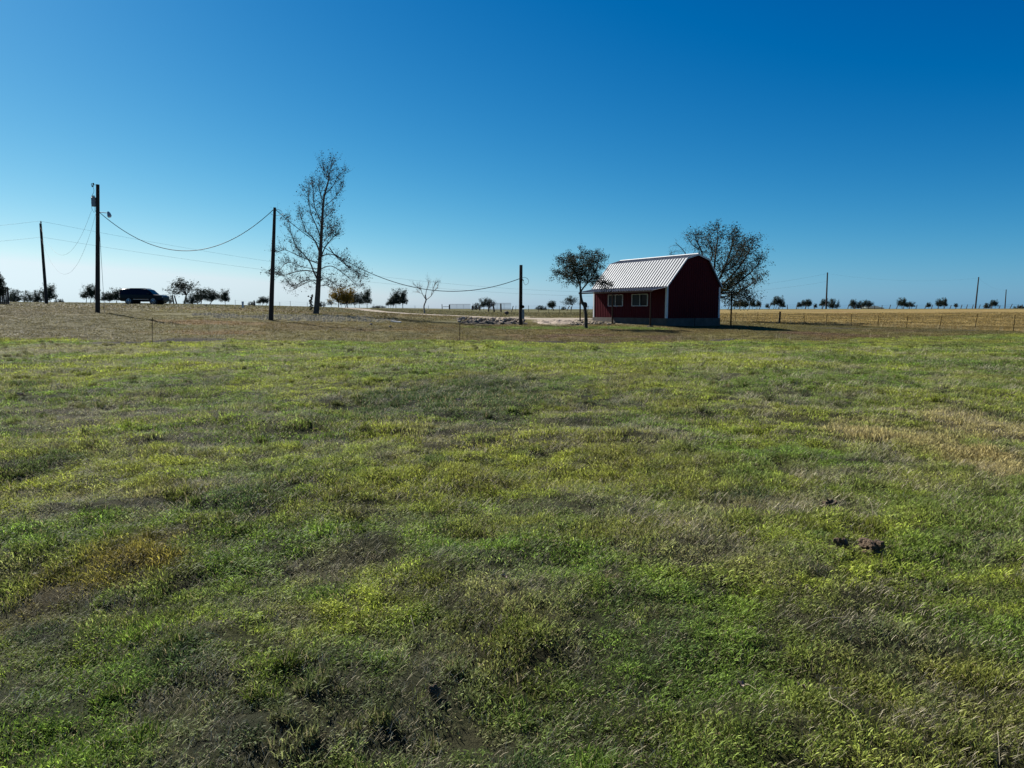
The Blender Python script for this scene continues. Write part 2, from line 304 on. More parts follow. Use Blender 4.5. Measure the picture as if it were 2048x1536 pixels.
def far_colour(X, Y):
    px = 1024 + FPX * X / np.maximum(Y, 1)
    n = fbm(X, Y, 3, 111, 4); n2 = fbm(X, Y, 12, 121, 4); n3 = fbm(X, Y * .45, 1.1, 131, 4); nb = fbm(X * .12, Y, 2.2, 141, 3)
    c = mixc(np.tile(BROWN, (len(X), 1)), TAN, sstep(.35, .65, n2))
    c = mixc(c, np.array([.095, .09, .037]), sstep(.42, .7, n) * .6)
    c = mixc(c, np.array([.095, .085, .045]), (1 - sstep(150, 420, px)) * .6)
    # behind the brown strip the knoll turns olive
    c = mixc(c, HILLG, sstep(66, 84, Y + (n - .5) * 14) * .75 * (1 - sstep(1250, 1400, px)))
    # dry hay field beyond the wire fence on the right
    (ax, ay), (bx, by) = FENCE_A, FENCE_B
    side = ((X - ax) * (by - ay) - (Y - ay) * (bx - ax)) / math.hypot(bx - ax, by - ay)      # negative beyond the line
    g = sstep(.0, 1.2, -side + (n - .5) * 1.0) * sstep(1330, 1420, px)
    hay = mixc(np.tile(GOLD, (len(X), 1)), GOLD * .62, sstep(.38, .62, nb) * .8)
    hay = mixc(hay, np.array([.20, .125, .05]), sstep(.55, .75, n2) * .5)
    c = mixc(c, hay, g)
    c = mixc(c, HILLG, sstep(158, 166, Y) * (px > 1040) * .9)
    bare = np.zeros(len(X))
    for x, y, rx, ry, what, k in FAR_S:
        w = np.exp(-(((X - x) / rx) ** 2 + ((Y - y) / ry) ** 2) * 1.1) * k
        w = sstep(.3, .7, w + (n3 - .5) * .6) * min(1, k + .1)
        c = mixc(c, FC[what], w * .9)
        if what in ('chip', 'chalk', 'dirt'): bare = np.maximum(bare, w)
    return c * (.78 + .44 * n3)[:, None], bare, g
def lip_at(X, Y, e):
    px = 1024 + FPX * X / np.maximum(Y, 1); m = np.interp(px, [130, 180, 330, 540, 620, 1010, 1050, 1200, 1260, 1400, 1430, 1520, 1560, 1750, 1790, 1850, 1900], [0, .8, 1, .8, .1, .2, 1, 1, .3, .3, .9, .9, .2, .2, .6, .6, 0])
    return m * np.exp(-((Y - e - .2) / (1.0 + .8 * fbm(X, Y, 1.2, 161, 2))) ** 2) * sstep(.3, .42, fbm(X, Y, 2.5, 151, 3))
def ground_colour(X, Y):
    cn, ln, dn, dead = near_colour(X, Y); cf, bare, g = far_colour(X, Y)
    e = edge_y(X, Y); w = sstep(-.6, .6, Y - e)
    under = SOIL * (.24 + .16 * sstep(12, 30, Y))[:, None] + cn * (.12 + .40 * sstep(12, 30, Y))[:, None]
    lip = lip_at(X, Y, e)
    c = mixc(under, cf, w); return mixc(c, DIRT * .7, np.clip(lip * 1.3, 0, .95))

# ------------------------------------------------------------------ the ground
def axis(lim, start, k, k2):
    a = [0.0]
    while a[-1] < lim:
        v = a[-1]; a.append(v + max(start, k * v if v < 120 else k * 120 + k2 * (v - 120)))
    return a
xs = axis(4000, .075, .019, .09); xs = np.array([-v for v in xs[:0:-1]] + xs)
ys = axis(5200, .06, .0145, .08); yb = axis(400, .5, .12, .2); ys = np.array([-v for v in yb[:0:-1]] + ys)
GX, GY = np.meshgrid(xs, ys); fx = GX.ravel(); fy = GY.ravel(); gzv = hz(fx, fy)
nx, ny = len(xs), len(ys)
me = bpy.data.meshes.new('ground')
me.vertices.add(nx * ny); me.vertices.foreach_set('co', np.stack([fx, fy, gzv], 1).astype(np.float32).ravel())
ii, jj = np.meshgrid(np.arange(nx - 1), np.arange(ny - 1)); b0 = (jj * nx + ii).ravel()
quads = np.stack([b0, b0 + 1, b0 + nx + 1, b0 + nx], 1).astype(np.int32)
me.loops.add(quads.size); me.loops.foreach_set('vertex_index', quads.ravel())
me.polygons.add(len(quads)); me.polygons.foreach_set('loop_start', np.arange(0, quads.size, 4, dtype=np.int32))
me.update(calc_edges=True); me.shade_smooth()
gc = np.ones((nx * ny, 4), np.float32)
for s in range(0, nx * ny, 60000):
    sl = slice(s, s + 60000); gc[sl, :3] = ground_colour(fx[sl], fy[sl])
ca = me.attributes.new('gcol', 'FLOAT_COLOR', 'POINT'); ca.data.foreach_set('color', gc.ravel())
gm = bpy.data.materials.new('pasture_ground'); gm.use_nodes = True; nt = gm.node_tree; pb = nt.nodes['Principled BSDF']
pb.inputs['Roughness'].default_value = .95; pb.inputs['Specular IOR Level'].default_value = .1
aa = nt.nodes.new('ShaderNodeAttribute'); aa.attribute_name = 'gcol'
geo = nt.nodes.new('ShaderNodeNewGeometry')
def nz(scale, detail=6, rough=.6, yscale=1.0):
    mp = nt.nodes.new('ShaderNodeMapping'); mp.inputs['Scale'].default_value = (1, yscale, 1); nt.links.new(geo.outputs['Position'], mp.inputs[0])
    n = nt.nodes.new('ShaderNodeTexNoise'); n.inputs['Scale'].default_value = scale; n.inputs['Detail'].default_value = detail; n.inputs['Roughness'].default_value = rough
    nt.links.new(mp.outputs[0], n.inputs['Vector']); return n
nA = nz(9, 8, .7); nB = nz(1.3, 6, .65)
def mapr(src, a, b, c, d):
    r = nt.nodes.new('ShaderNodeMapRange'); r.inputs[1].default_value = a; r.inputs[2].default_value = b; r.inputs[3].default_value = c; r.inputs[4].default_value = d
    nt.links.new(src, r.inputs[0]); return r
rA = mapr(nA.outputs[0], .3, .7, .55, 1.5); rB = mapr(nB.outputs[0], .3, .7, .75, 1.25)
mu = nt.nodes.new('ShaderNodeMath'); mu.operation = 'MULTIPLY'; nt.links.new(rA.outputs[0], mu.inputs[0]); nt.links.new(rB.outputs[0], mu.inputs[1])
vm = nt.nodes.new('ShaderNodeVectorMath'); vm.operation = 'SCALE'; nt.links.new(aa.outputs['Color'], vm.inputs[0]); nt.links.new(mu.outputs[0], vm.inputs['Scale'])
nt.links.new(vm.outputs[0], pb.inputs['Base Color'])
nC = nz(5, 8, .75); bp = nt.nodes.new('ShaderNodeBump'); bp.inputs['Strength'].default_value = .9; bp.inputs['Distance'].default_value = .10
nt.links.new(nC.outputs[0], bp.inputs['Height']); nt.links.new(bp.outputs[0], pb.inputs['Normal'])
me.materials.append(gm)
ground = bpy.data.objects.new('ground', me); C.objects.link(ground); ground['kind'] = 'structure'

# ------------------------------------------------------------------ driveway
def catmull(pts, n):
    out = []; P = [pts[0]] + list(pts) + [pts[-1]]
    for i in range(1, len(P) - 2):
        for k in range(n):
            t = k / n; p0, p1, p2, p3 = [np.array(q, float) for q in P[i - 1:i + 3]]
            out.append(.5 * ((2 * p1) + (-p0 + p2) * t + (2 * p0 - 5 * p1 + 4 * p2 - p3) * t * t + (-p0 + 3 * p1 - 3 * p2 + p3) * t ** 3))
    out.append(np.array(pts[-1], float)); return out
dpx = [(680, 112, 3.4), (712, 104, 3.2), (738, 93, 3.0), (775, 84, 2.8), (850, 78, 2.6), (940, 74.5, 2.6), (1030, 71, 2.6), (1110, 66, 3.0), (1180, 61.5, 3.6)]
cl = catmull([(at(p, 620, y).x, y, w) for p, y, w in dpx], 16)
mb = MB(); rows = []
def GZ(X, Y):       # height of the ground mesh as drawn (it is coarser than the noise)
    X = np.asarray(X, float); Y = np.asarray(Y, float)
    i = np.clip(np.searchsorted(xs, X) - 1, 0, nx - 2); j = np.clip(np.searchsorted(ys, Y) - 1, 0, ny - 2)
    u = (X - xs[i]) / (xs[i + 1] - xs[i]); v = (Y - ys[j]) / (ys[j + 1] - ys[j]); Z = gzv.reshape(ny, nx)
    return (Z[j, i] * (1 - u) + Z[j, i + 1] * u) * (1 - v) + (Z[j + 1, i] * (1 - u) + Z[j + 1, i + 1] * u) * v
def gz(x, y): return float(GZ([x], [y])[0])
NW = 10
for i, p in enumerate(cl):
    d = (cl[min(i + 1, len(cl) - 1)] - cl[max(i - 1, 0)])[:2]; d = d / np.linalg.norm(d); nrm = np.array([-d[1], d[0]])
    for k in range(NW + 1):
        s = (k / NW - .5); wj = p[2] * (1 + .25 * (fbm(np.array([p[0] + k]), np.array([p[1]]), 1.5, 7, 2)[0] - .5))
        q = p[:2] + nrm * s * wj; z = gz(q[0], q[1]) + .035 - .05 * (abs(abs(s) - .28) < .08) * .4 - (.03 if k in (0, NW) else 0)
        mb.v.append((q[0], q[1], z)); mb.a.append(0)
for i in range(len(cl) - 1):
    for k in range(NW): a = i * (NW + 1) + k; mb.f.append((a, a + 1, a + NW + 2, a + NW + 1))
M['caliche'] = mat('caliche_gravel', (.27, .225, .165), .95, var=.25, vscale=1.5, bump=.5, bscale=6)
tag(mb.build('driveway', M['caliche'], smooth=True), kind='structure')

# ------------------------------------------------------------------ grass (one mass nobody could count)
rg = np.random.default_rng(7)
def blades(name, m, n, R, L, Wd, lean, seg=3, flat=0.0, seed=0, curl=.5):
    r = np.random.default_rng(seed); V = []; F = []; A = []
    for i in range(n):
        rr = R * math.sqrt(r.random()); t = r.random() * 6.283; bx, by = rr * math.cos(t), rr * math.sin(t)
        az = r.random() * 6.283; l = L * (.45 + .8 * r.random()); w = Wd * (.7 + .6 * r.random())
        ln = lean * (.3 + r.random()) if r.random() > flat else 1.25 + .3 * r.random()
        d = np.array([math.cos(az), math.sin(az), 0]); side = np.array([-d[1], d[0], 0]); p = np.array([bx, by, -.008 if ln < 1.2 else .004 + .03 * r.random()])
        tw = r.random() * 6.283; side = side * math.cos(tw * .15) + np.array([0, 0, 1]) * math.sin(tw * .15); a = ln * .5; n0 = len(V); bv = r.random()
        turn = (r.random() - .5) * 1.2
        for s in range(seg):
            ww = w * (1 - .25 * s / seg); V += [p - side * ww / 2, p + side * ww / 2]; A += [bv, bv]
            p = p + (d * math.sin(a) + np.array([0, 0, 1]) * math.cos(a)) * l / seg
            a += curl * ln / seg; c, s_ = math.cos(turn / seg), math.sin(turn / seg); d = np.array([d[0] * c - d[1] * s_, d[0] * s_ + d[1] * c, 0])
        V.append(p); A.append(bv)
        for s in range(seg - 1): F.append((n0 + 2 * s, n0 + 2 * s + 1, n0 + 2 * s + 3, n0 + 2 * s + 2))
        F.append((n0 + 2 * seg - 2, n0 + 2 * seg - 1, n0 + 2 * seg))
    me = bpy.data.meshes.new(name); me.from_pydata([tuple(v) for v in V], [], F); me.materials.append(m)
    at_ = me.attributes.new('bv', 'FLOAT', 'POINT'); at_.data.foreach_set('value', np.array(A, dtype=np.float32))
    return bpy.data.objects.new(name, me)
def grassmat(name, trans, dry):
    m = bpy.data.materials.new(name); m.use_nodes = True; nt = m.node_tree; b = nt.nodes['Principled BSDF']; out = nt.nodes['Material Output']
    ti = nt.nodes.new('ShaderNodeAttribute'); ti.attribute_type = 'INSTANCER'; ti.attribute_name = 'tint'
    bv = nt.nodes.new('ShaderNodeAttribute'); bv.attribute_name = 'bv'
    mr = nt.nodes.new('ShaderNodeMapRange'); mr.inputs[3].default_value = .35; mr.inputs[4].default_value = 1.9; nt.links.new(bv.outputs['Fac'], mr.inputs[0])
    vs = nt.nodes.new('ShaderNodeVectorMath'); vs.operation = 'SCALE'; nt.links.new(ti.outputs['Color'], vs.inputs[0]); nt.links.new(mr.outputs[0], vs.inputs['Scale'])
    gt = nt.nodes.new('ShaderNodeMath'); gt.operation = 'GREATER_THAN'; gt.inputs[1].default_value = 1 - dry; nt.links.new(bv.outputs['Fac'], gt.inputs[0])
    mx = nt.nodes.new('ShaderNodeMix'); mx.data_type = 'RGBA'; mx.inputs['B'].default_value = (.28, .24, .12, 1)
    nt.links.new(gt.outputs[0], mx.inputs['Factor']); nt.links.new(vs.outputs[0], mx.inputs['A'])
    nt.links.new(mx.outputs['Result'], b.inputs['Base Color']); b.inputs['Roughness'].default_value = .55; b.inputs['Specular IOR Level'].default_value = .15
    tr = nt.nodes.new('ShaderNodeBsdfTranslucent'); nt.links.new(mx.outputs['Result'], tr.inputs[0])
    ms = nt.nodes.new('ShaderNodeMixShader'); ms.inputs[0].default_value = trans
    nt.links.new(b.outputs[0], ms.inputs[1]); nt.links.new(tr.outputs[0], ms.inputs[2]); nt.links.new(ms.outputs[0], out.inputs[0]); return m
gmat = grassmat('grass_blade', .5, .12); smat = grassmat('dry_grass_blade', .25, .0)
bank = bpy.data.collections.new('blade_bank')
V_ = []
for k in range(4): V_.append(blades('blade_%d' % k, gmat, 46, .075, .030, .0046, 1.35, 3, .15, 10 + k))            # 0-3 close
for k in range(4): V_.append(blades('blade_m%d' % k, gmat, 34, .13, .045, .0095, 1.25, 2, .15, 20 + k))             # 4-7 middle
for k in range(4): V_.append(blades('blade_f%d' % k, gmat, 30, .24, .07, .020, 1.1, 2, .1, 30 + k))               # 8-11 far
for k in range(4): V_.append(blades('thatch_%d' % k, smat, 34, .10, .042, .0014, 1.35, 3, .8, 40 + k, .3))        # 12-15 lying straw
for k in range(3): V_.append(blades('stalk_%d' % k, smat, 9, .06, .26, .0035, .45, 3, 0, 50 + k, .6))            # 16-18 standing dry stalks
for k in range(3): V_.append(blades('tuft_%d' % k, gmat, 60, .05, .085, .0055, 1.0, 3, 0, 60 + k, 1.0))             # 19-21 taller tufts
names = []
for i, o in enumerate(V_): o.name = 'bank_%02d' % i; bank.objects.link(o)

def scatter(y0, y1, dens, margin=1.5, slope=.80):
    A = (y1 * slope + margin) * 2 * (y1 - y0); n = int(A * dens)
    X = (rg.random(n) - .5) * 2 * (y1 * slope + margin); Y = y0 + rg.random(n) * (y1 - y0)
    k = np.abs(X) < Y * slope + margin; return X[k], Y[k]
P = []
def put(X, Y, col, scl, vid, sink=0.0, zs=None):
    n = len(X); col = col * (1 + (rg.random((n, 1)) - .5) * .6)
    P.append((np.stack([X, Y, GZ(X, Y) - sink], 1), col, np.stack([scl, scl, scl if zs is None else zs], 1), rg.random(n) * 6.283, vid))
# close up to 8 m, middle to 19 m, far to the brown strip
for y0, y1, dens, v0, base in ((1.0, 4.2, 560, 0, .9), (4.2, 8.5, 400, 0, 1.1), (8.5, 19, 130, 4, 1.0), (19, 48, 42, 8, .9)):
    X, Y = scatter(y0, y1, dens); c, ln, dn, dead = near_colour(X, Y)
    k = (rg.random(len(X)) < dn)
    if v0 == 8: e = edge_y(X, Y); k &= (Y < e + (rg.random(len(X)) - .5) * 1.4) & (lip_at(X, Y, e) < .35 + .3 * rg.random(len(X)))
    X, Y, c, ln = X[k], Y[k], c[k], ln[k]
    put(X, Y, c, base * (.75 + .4 * rg.random(len(X))), v0 + rg.integers(0, 4, len(X)), 0, base * ln * (.7 + .6 * rg.random(len(X))))
# lying thatch, thickest on the dead patches
for y0, y1, dens, sc_ in ((1.0, 5, 150, .9), (5, 12, 55, 1.4), (12, 30, 12, 2.2)):
    X, Y = scatter(y0, y1, dens); c, ln, dn, dead = near_colour(X, Y)
    k = rg.random(len(X)) < (.12 + (1 - dn) * 1.0); X, Y = X[k], Y[k]; c = c[k]
    cc = np.array([.42, .36, .25]) * (.6 + .7 * rg.random((len(X), 1))) * .8 + c * .2
    put(X, Y, cc, sc_ * (.7 + .6 * rg.random(len(X))), 12 + rg.integers(0, 4, len(X)))
# tufts
for y0, y1, dens, sc_ in ((1.2, 9, 9, 1.0), (9, 34, 3.2, 1.5)):
    X, Y = scatter(y0, y1, dens); c, ln, dn, dead = near_colour(X, Y)
    k = (fbm(X, Y, 1.2, 211, 3) > .5) & (Y < edge_y(X, Y)); X, Y, c = X[k], Y[k], c[k]
    nn = len(X); rep = 3; X = np.repeat(X, rep) + (rg.random(nn * rep) - .5) * .16; Y = np.repeat(Y, rep) + (rg.random(nn * rep) - .5) * .16; c = np.repeat(c, rep, 0)
    put(X, Y, c * .6, sc_ * (.55 + .45 * rg.random(len(X))), 19 + rg.integers(0, 3, len(X)))
# ragged stalks along the edge of the brown strip and at the fence line
X, Y = scatter(33, 50, 2.2); e = edge_y(X, Y); k = (np.abs(Y - e - .8) < .35 + 1.6 * rg.random(len(X)) * (fbm(X, Y, 3, 221, 3) > .5)) & (rg.random(len(X)) < .55)
X, Y = X[k], Y[k]; put(X, Y, np.tile([.42, .34, .22], (len(X), 1)), .8 + .9 * rg.random(len(X)), 16 + rg.integers(0, 3, len(X)))
t_ = rg.random(260); fxl = FENCE_A[0] + (FENCE_B[0] - FENCE_A[0]) * (t_ * 1.25 - .05) + rg.normal(0, .25, 260); fyl = FENCE_A[1] + (FENCE_B[1] - FENCE_A[1]) * (t_ * 1.25 - .05) + rg.normal(0, .25, 260)
put(fxl, fyl, np.tile([.34, .29, .16], (260, 1)), 1.0 + .9 * rg.random(260), 16 + rg.integers(0, 3, 260))
# short dormant grass on the brown strip and the knoll, hay stubble on the field
def bare_at(X, Y): return far_colour(X, Y)
for y0, y1, dens, sc_, hgt in ((33, 60, 11, 1.25, .55), (60, 112, 1.6, 2.6, .5)):
    X, Y = scatter(y0, y1, dens, 4); c, bare, g = far_colour(X, Y)
    e = edge_y(X, Y); k = (Y > e - .4) & (bare < .35) & (lip_at(X, Y, e) < .4)
    u = X - 10.8; v = Y - 52.0; lu = u * .8675 + v * .4975; lv = -u * .4975 + v * .8675
    k &= ~((lu > -.3) & (lu < 5.4) & (lv > -.2) & (lv < 8.9)); dm = np.full(len(X), 9.0)
    for q in cl[::6]: dm = np.minimum(dm, np.hypot(X - q[0], Y - q[1]))
    k &= dm > 2.2
    X, Y, c, g = X[k], Y[k], c[k], g[k]
    put(X, Y, c * 1.05, sc_ * (.7 + .6 * rg.random(len(X))), 8 + rg.integers(0, 4, len(X)), 0, hgt * sc_ * (.5 + .8 * rg.random(len(X))) * (1 + .2 * g))
PT = np.concatenate([p[0] for p in P]); CO = np.concatenate([p[1] for p in P]); SCL = np.concatenate([p[2] for p in P]); RT = np.concatenate([p[3] for p in P]); VI = np.concatenate([p[4] for p in P])
print('grass points', len(PT))
gme = bpy.data.meshes.new('grass'); gme.vertices.add(len(PT)); gme.vertices.foreach_set('co', PT.astype(np.float32).ravel())
def fa(n, t, key, arr): a = gme.attributes.new(n, t, 'POINT'); a.data.foreach_set(key, arr.ravel())
fa('tint', 'FLOAT_COLOR', 'color', np.concatenate([np.clip(CO, 0, 1), np.ones((len(CO), 1))], 1).astype(np.float32))
fa('scl', 'FLOAT_VECTOR', 'vector', SCL.astype(np.float32)); fa('rz', 'FLOAT_VECTOR', 'vector', np.stack([RT * 0, RT * 0, RT], 1).astype(np.float32))
fa('vid', 'INT', 'value', VI.astype(np.int32)); gme.update()
grass = bpy.data.objects.new('grass', gme); C.objects.link(grass); grass['kind'] = 'stuff'
ng = bpy.data.node_groups.new('grass_blades', 'GeometryNodeTree')
ng.interface.new_socket('Geometry', in_out='INPUT', socket_type='NodeSocketGeometry'); ng.interface.new_socket('Geometry', in_out='OUTPUT', socket_type='NodeSocketGeometry')
gi = ng.nodes.new('NodeGroupInput'); go = ng.nodes.new('NodeGroupOutput'); ip = ng.nodes.new('GeometryNodeInstanceOnPoints'); ci = ng.nodes.new('GeometryNodeCollectionInfo')
ci.inputs['Collection'].default_value = bank; ci.inputs['Separate Children'].default_value = True; ci.inputs['Reset Children'].default_value = True
m2p = ng.nodes.new('GeometryNodeMeshToPoints')
def na(n, t): q = ng.nodes.new('GeometryNodeInputNamedAttribute'); q.data_type = t; q.inputs['Name'].default_value = n; return q.outputs['Attribute']
e2r = ng.nodes.new('FunctionNodeEulerToRotation')
ng.links.new(gi.outputs[0], m2p.inputs[0]); ng.links.new(m2p.outputs[0], ip.inputs['Points']); ng.links.new(ci.outputs[0], ip.inputs['Instance'])
ip.inputs['Pick Instance'].default_value = True; ng.links.new(na('vid', 'INT'), ip.inputs['Instance Index'])
ng.links.new(na('rz', 'FLOAT_VECTOR'), e2r.inputs[0]); ng.links.new(e2r.outputs[0], ip.inputs['Rotation']); ng.links.new(na('scl', 'FLOAT_VECTOR'), ip.inputs['Scale'])
ng.links.new(ip.outputs[0], go.inputs[0])
md = grass.modifiers.new('blades', 'NODES'); md.node_group = ng

# ------------------------------------------------------------------ barn
BO = (10.8, 52.0); BRZ = math.atan2(.4975, .8675); BZ = .45; BW = 5.07; BL = 8.6
barn = thing('red_barn', (BO[0], BO[1], BZ), 'small dark red metal barn with white gambrel roof and side awnings on a concrete slab', 'barn', rz=BRZ)
EAV = 2.75; FLO = .5; BRL = (1.70, 4.70); PK = (2.74, 5.0); BRR = (3.80, 4.66)
def gable_top(x):
    pr = [(0, EAV), BRL, PK, BRR, (BW, EAV)]
    return float(np.interp(x, [p[0] for p in pr], [p[1] for p in pr]))
sb = MB()      # slab follows the falling ground: deep enough everywhere
sb.box(-.06, BW + .06, -.06, BL + .06, -.55, FLO); sb.build('slab', M['concrete'], barn)
def ribs(x0, x1, pitch=.23, h=.022):
    xs_ = []; x = x0; n = max(1, round((x1 - x0) / pitch)); p = (x1 - x0) / n
    for i in range(n):
        a = x0 + i * p; xs_ += [(a, 0), (a + p * .68, 0), (a + p * .76, h), (a + p * .90, h), (a + p * .98, 0)]
    xs_.append((x1, 0)); return xs_
def panel(name, m, place, x0, x1, zb, zt, holes=(), parent=barn, pitch=.23, h=.022, brk=()):
    pr = ribs(x0, x1, pitch, h); xx = sorted(set([q[0] for q in pr] + [b for b in brk if x0 < b < x1] + [e for ho in holes for e in ho[:2] if x0 < e < x1]))
    dep = lambda x: float(np.interp(x, [q[0] for q in pr], [q[1] for q in pr])); mb = MB()
    for a, b in zip(xx[:-1], xx[1:]):
        mid = (a + b) / 2; spans = [(zb, None)]
        for ho in holes:
            if ho[0] - 1e-6 <= mid <= ho[1] + 1e-6: spans = [(zb, ho[2]), (ho[3], None)]
        for s0, s1 in spans:
            za0 = s0; za1 = zt(a) if s1 is None else s1; zb1 = zt(b) if s1 is None else s1
            mb.add([place(a, dep(a), za0), place(b, dep(b), za0), place(b, dep(b), zb1), place(a, dep(a), za1)], [(0, 1, 2, 3)])
    return mb.build(name, m, parent)
front = lambda x, d, z: (x, -d, z); left = lambda y, d, z: (-d, y, z); back = lambda x, d, z: (x, BL + d, z); right = lambda y, d, z: (BW + d, y, z)
WIN = [(2.0, 3.77, 1.40, 2.20), (4.87, 6.65, 1.40, 2.20)]
def cuts(L, w=.92): n = math.ceil(L / w - .2); return [L * i / n for i in range(n + 1)]
gc_ = cuts(BW)
for a, b in zip(gc_[:-1], gc_[1:]):
    panel('wall_panel', M['red'], front, a + .003, b - .003, FLO - .02, gable_top, brk=(BRL[0], PK[0], BRR[0]))
    panel('wall_panel', M['red'], back, a + .003, b - .003, FLO - .02, gable_top, brk=(BRL[0], PK[0], BRR[0]))
lc = cuts(BL)
for a, b in zip(lc[:-1], lc[1:]):
    inw = [w for w in WIN if w[0] <= a + .01 and w[1] >= b - .01]
    if inw:
        panel('wall_panel', M['red'], left, a + .003, b - .003, FLO - .02, lambda y: inw[0][2]); panel('wall_panel', M['red'], left, a + .003, b - .003, inw[0][3], lambda y: EAV)
    else: panel('wall_panel', M['red'], left, a + .003, b - .003, FLO - .02, lambda y: EAV, holes=WIN)
    panel('wall_panel', M['red'], right, a + .003, b - .003, FLO - .02, lambda y: EAV)
ib = MB(); ib.box(.35, BW - .35, .3, BL - .3, FLO + .01, 2.4); ib.build('inner_partition', M['dark_in'], barn)
# windows: white sliders
for (y0, y1, z0, z1) in WIN:
    f = MB(); t = .045; X0, X1 = -.05, .04
    f.box(X0, X1, y0 - .02, y1 + .02, z0 - t, z0); f.box(X0, X1, y0 - .02, y1 + .02, z1, z1 + t); f.box(X0, X1, y0 - .03, y0 + t, z0, z1); f.box(X0, X1, y1 - t, y1 + .03, z0, z1)
    ym = (y0 + y1) / 2; fo = f.build('window', M['wframe'], barn)
    q = MB(); q.box(-.035, .03, ym - .025, ym + .025, z0, z1); q.build('mullion', M['wframe'], fo)
    q = MB(); q.box(.0, .008, y0 + t, ym - .025, z0, z1); q.build('pane', M['glass'], fo)
    q = MB(); q.box(-.012, -.004, ym + .025, y1 - t, z0, z1); q.build('pane', M['screen'], fo)
# trim
def bar(name, m, x0, x1, y0, y1, z0, z1, parent=barn): q = MB(); q.box(x0, x1, y0, y1, z0, z1); return q.build(name, m, parent)
for (x0, x1, y0, y1) in ((-.035, .11, -.035, -.001), (-.036, -.002, -.001, .12), (BW - .11, BW + .035, -.035, -.001), (BW + .002, BW + .036, -.001, .12), (-.036, -.002, BL - .12, BL + .03), (BW + .002, BW + .036, BL - .12, BL + .03)):
    bar('corner_trim', M['trim'], x0, x1, y0, y1, FLO - .02, EAV - .02)
def slope_panels(name, p0, p1, y0, y1, h=.045, w=.88, pitch=.29):
    d = (Vector((p1[0], 0, p1[1])) - Vector((p0[0], 0, p0[1]))); L = d.length; d.normalize(); nrm = Vector((-d.z, 0, d.x)) if d.x > 0 else Vector((d.z, 0, -d.x))
    if nrm.z < 0: nrm = -nrm
    o = Vector((p0[0], 0, p0[1]))
    pl = lambda y, dd, t: tuple(o + d * t + nrm * dd + Vector((0, y, 0)))
    n = round((y1 - y0) / w)
    for i in range(n):
        a = y0 + (y1 - y0) * i / n; b = y0 + (y1 - y0) * (i + 1) / n
        panel(name, M['roof'], pl, a, b - .002, 0, lambda y: L, pitch=pitch, h=h)
R0, R1 = -.16, BL + .16; u = .035
slope_panels('roof_panel', (-.06, EAV - .02), (BRL[0] - .03, BRL[1] + u), R0, R1)
slope_panels('roof_panel', (BRL[0] - .04, BRL[1] + u - .01), (PK[0], PK[1] + u), R0, R1, h=.03)
slope_panels('roof_panel', (BRR[0] + .04, BRR[1] + u - .01), (PK[0], PK[1] + u), R0, R1, h=.03)
slope_panels('roof_panel', (BW + .06, EAV - .02), (BRR[0] + .03, BRR[1] + u), R0, R1)
rc = MB(); rc.tube([(PK[0], R0 - .01, PK[1] + u + .02), (PK[0], R1 + .01, PK[1] + u + .02)], .06, 6); rc.build('ridge_cap', M['roof'], barn)
for yy in (R0 - .02, R1 + .001):
    for a, b in (((-.08, EAV - .03), BRL), (BRL, PK), (PK, BRR), (BRR, (BW + .08, EAV - .03))):
        q = MB(); v = []
        for (x, z) in (a, b):
            v += [(x, yy, z - .05), (x, yy + .02, z - .05), (x, yy + .02, z + .075), (x, yy, z + .075)]
        q.add(v, [(0, 1, 2, 3), (7, 6, 5, 4), (0, 4, 5, 1), (1, 5, 6, 2), (2, 6, 7, 3), (3, 7, 4, 0)]); q.build('rake_trim', M['trim'], barn)
# side awnings
def awning(sgn, x_w, out=1.4, zw=2.68, zo=2.44):
    xo = x_w + sgn * out; n = 10
    slope_panels('awning_panel', (xo, zo), (x_w + sgn * .04, zw), -.12, BL + .12, h=.035)
    bar('awning_beam', M['rust'], min(xo, xo - sgn * .08), max(xo, xo - sgn * .08), -.1, BL + .1, zo - .12, zo - .02)
    return xo
xo = awning(-1, 0.0); xr = awning(1, BW)
c_, s_ = math.cos(BRZ), math.sin(BRZ)
def bw(x, y): return (BO[0] + x * c_ - y * s_, BO[1] + x * s_ + y * c_)
for x, ys_ in ((xo + .06, (.12, 4.4, BL - .05)), (xr - .06, (.12, 4.4, BL - .05))):
    for y in ys_:
        g0 = gz(*bw(x, y)) - BZ
        p = bar('awning_post', M['rust'], x - .04, x + .04, y - .04, y + .04, g0 - .05, 2.30)
        if x < 0: bar('footing', M['concrete'], x - .16, x + .16, y - .16, y + .16, g0 - .1, g0 + .07, p)
# an outside tap standing by the near wall
q = MB(); q.tube([(2.35, -.35, gz(*bw(2.35, -.35)) - BZ - .05), (2.35, -.35, gz(*bw(2.35, -.35)) - BZ + .75)], .02, 6)
q.tube([(2.35, -.35, gz(*bw(2.35, -.35)) - BZ + .72), (2.2, -.42, gz(*bw(2.35, -.35)) - BZ + .76)], .025, 6)
q.v = [(BO[0] + x * c_ - y * s_, BO[1] + x * s_ + y * c_, z + BZ) for x, y, z in q.v]
tag(q.build('yard_tap', M['rust']), 'thin rusty water tap pipe standing against the dark barn end wall', 'tap')

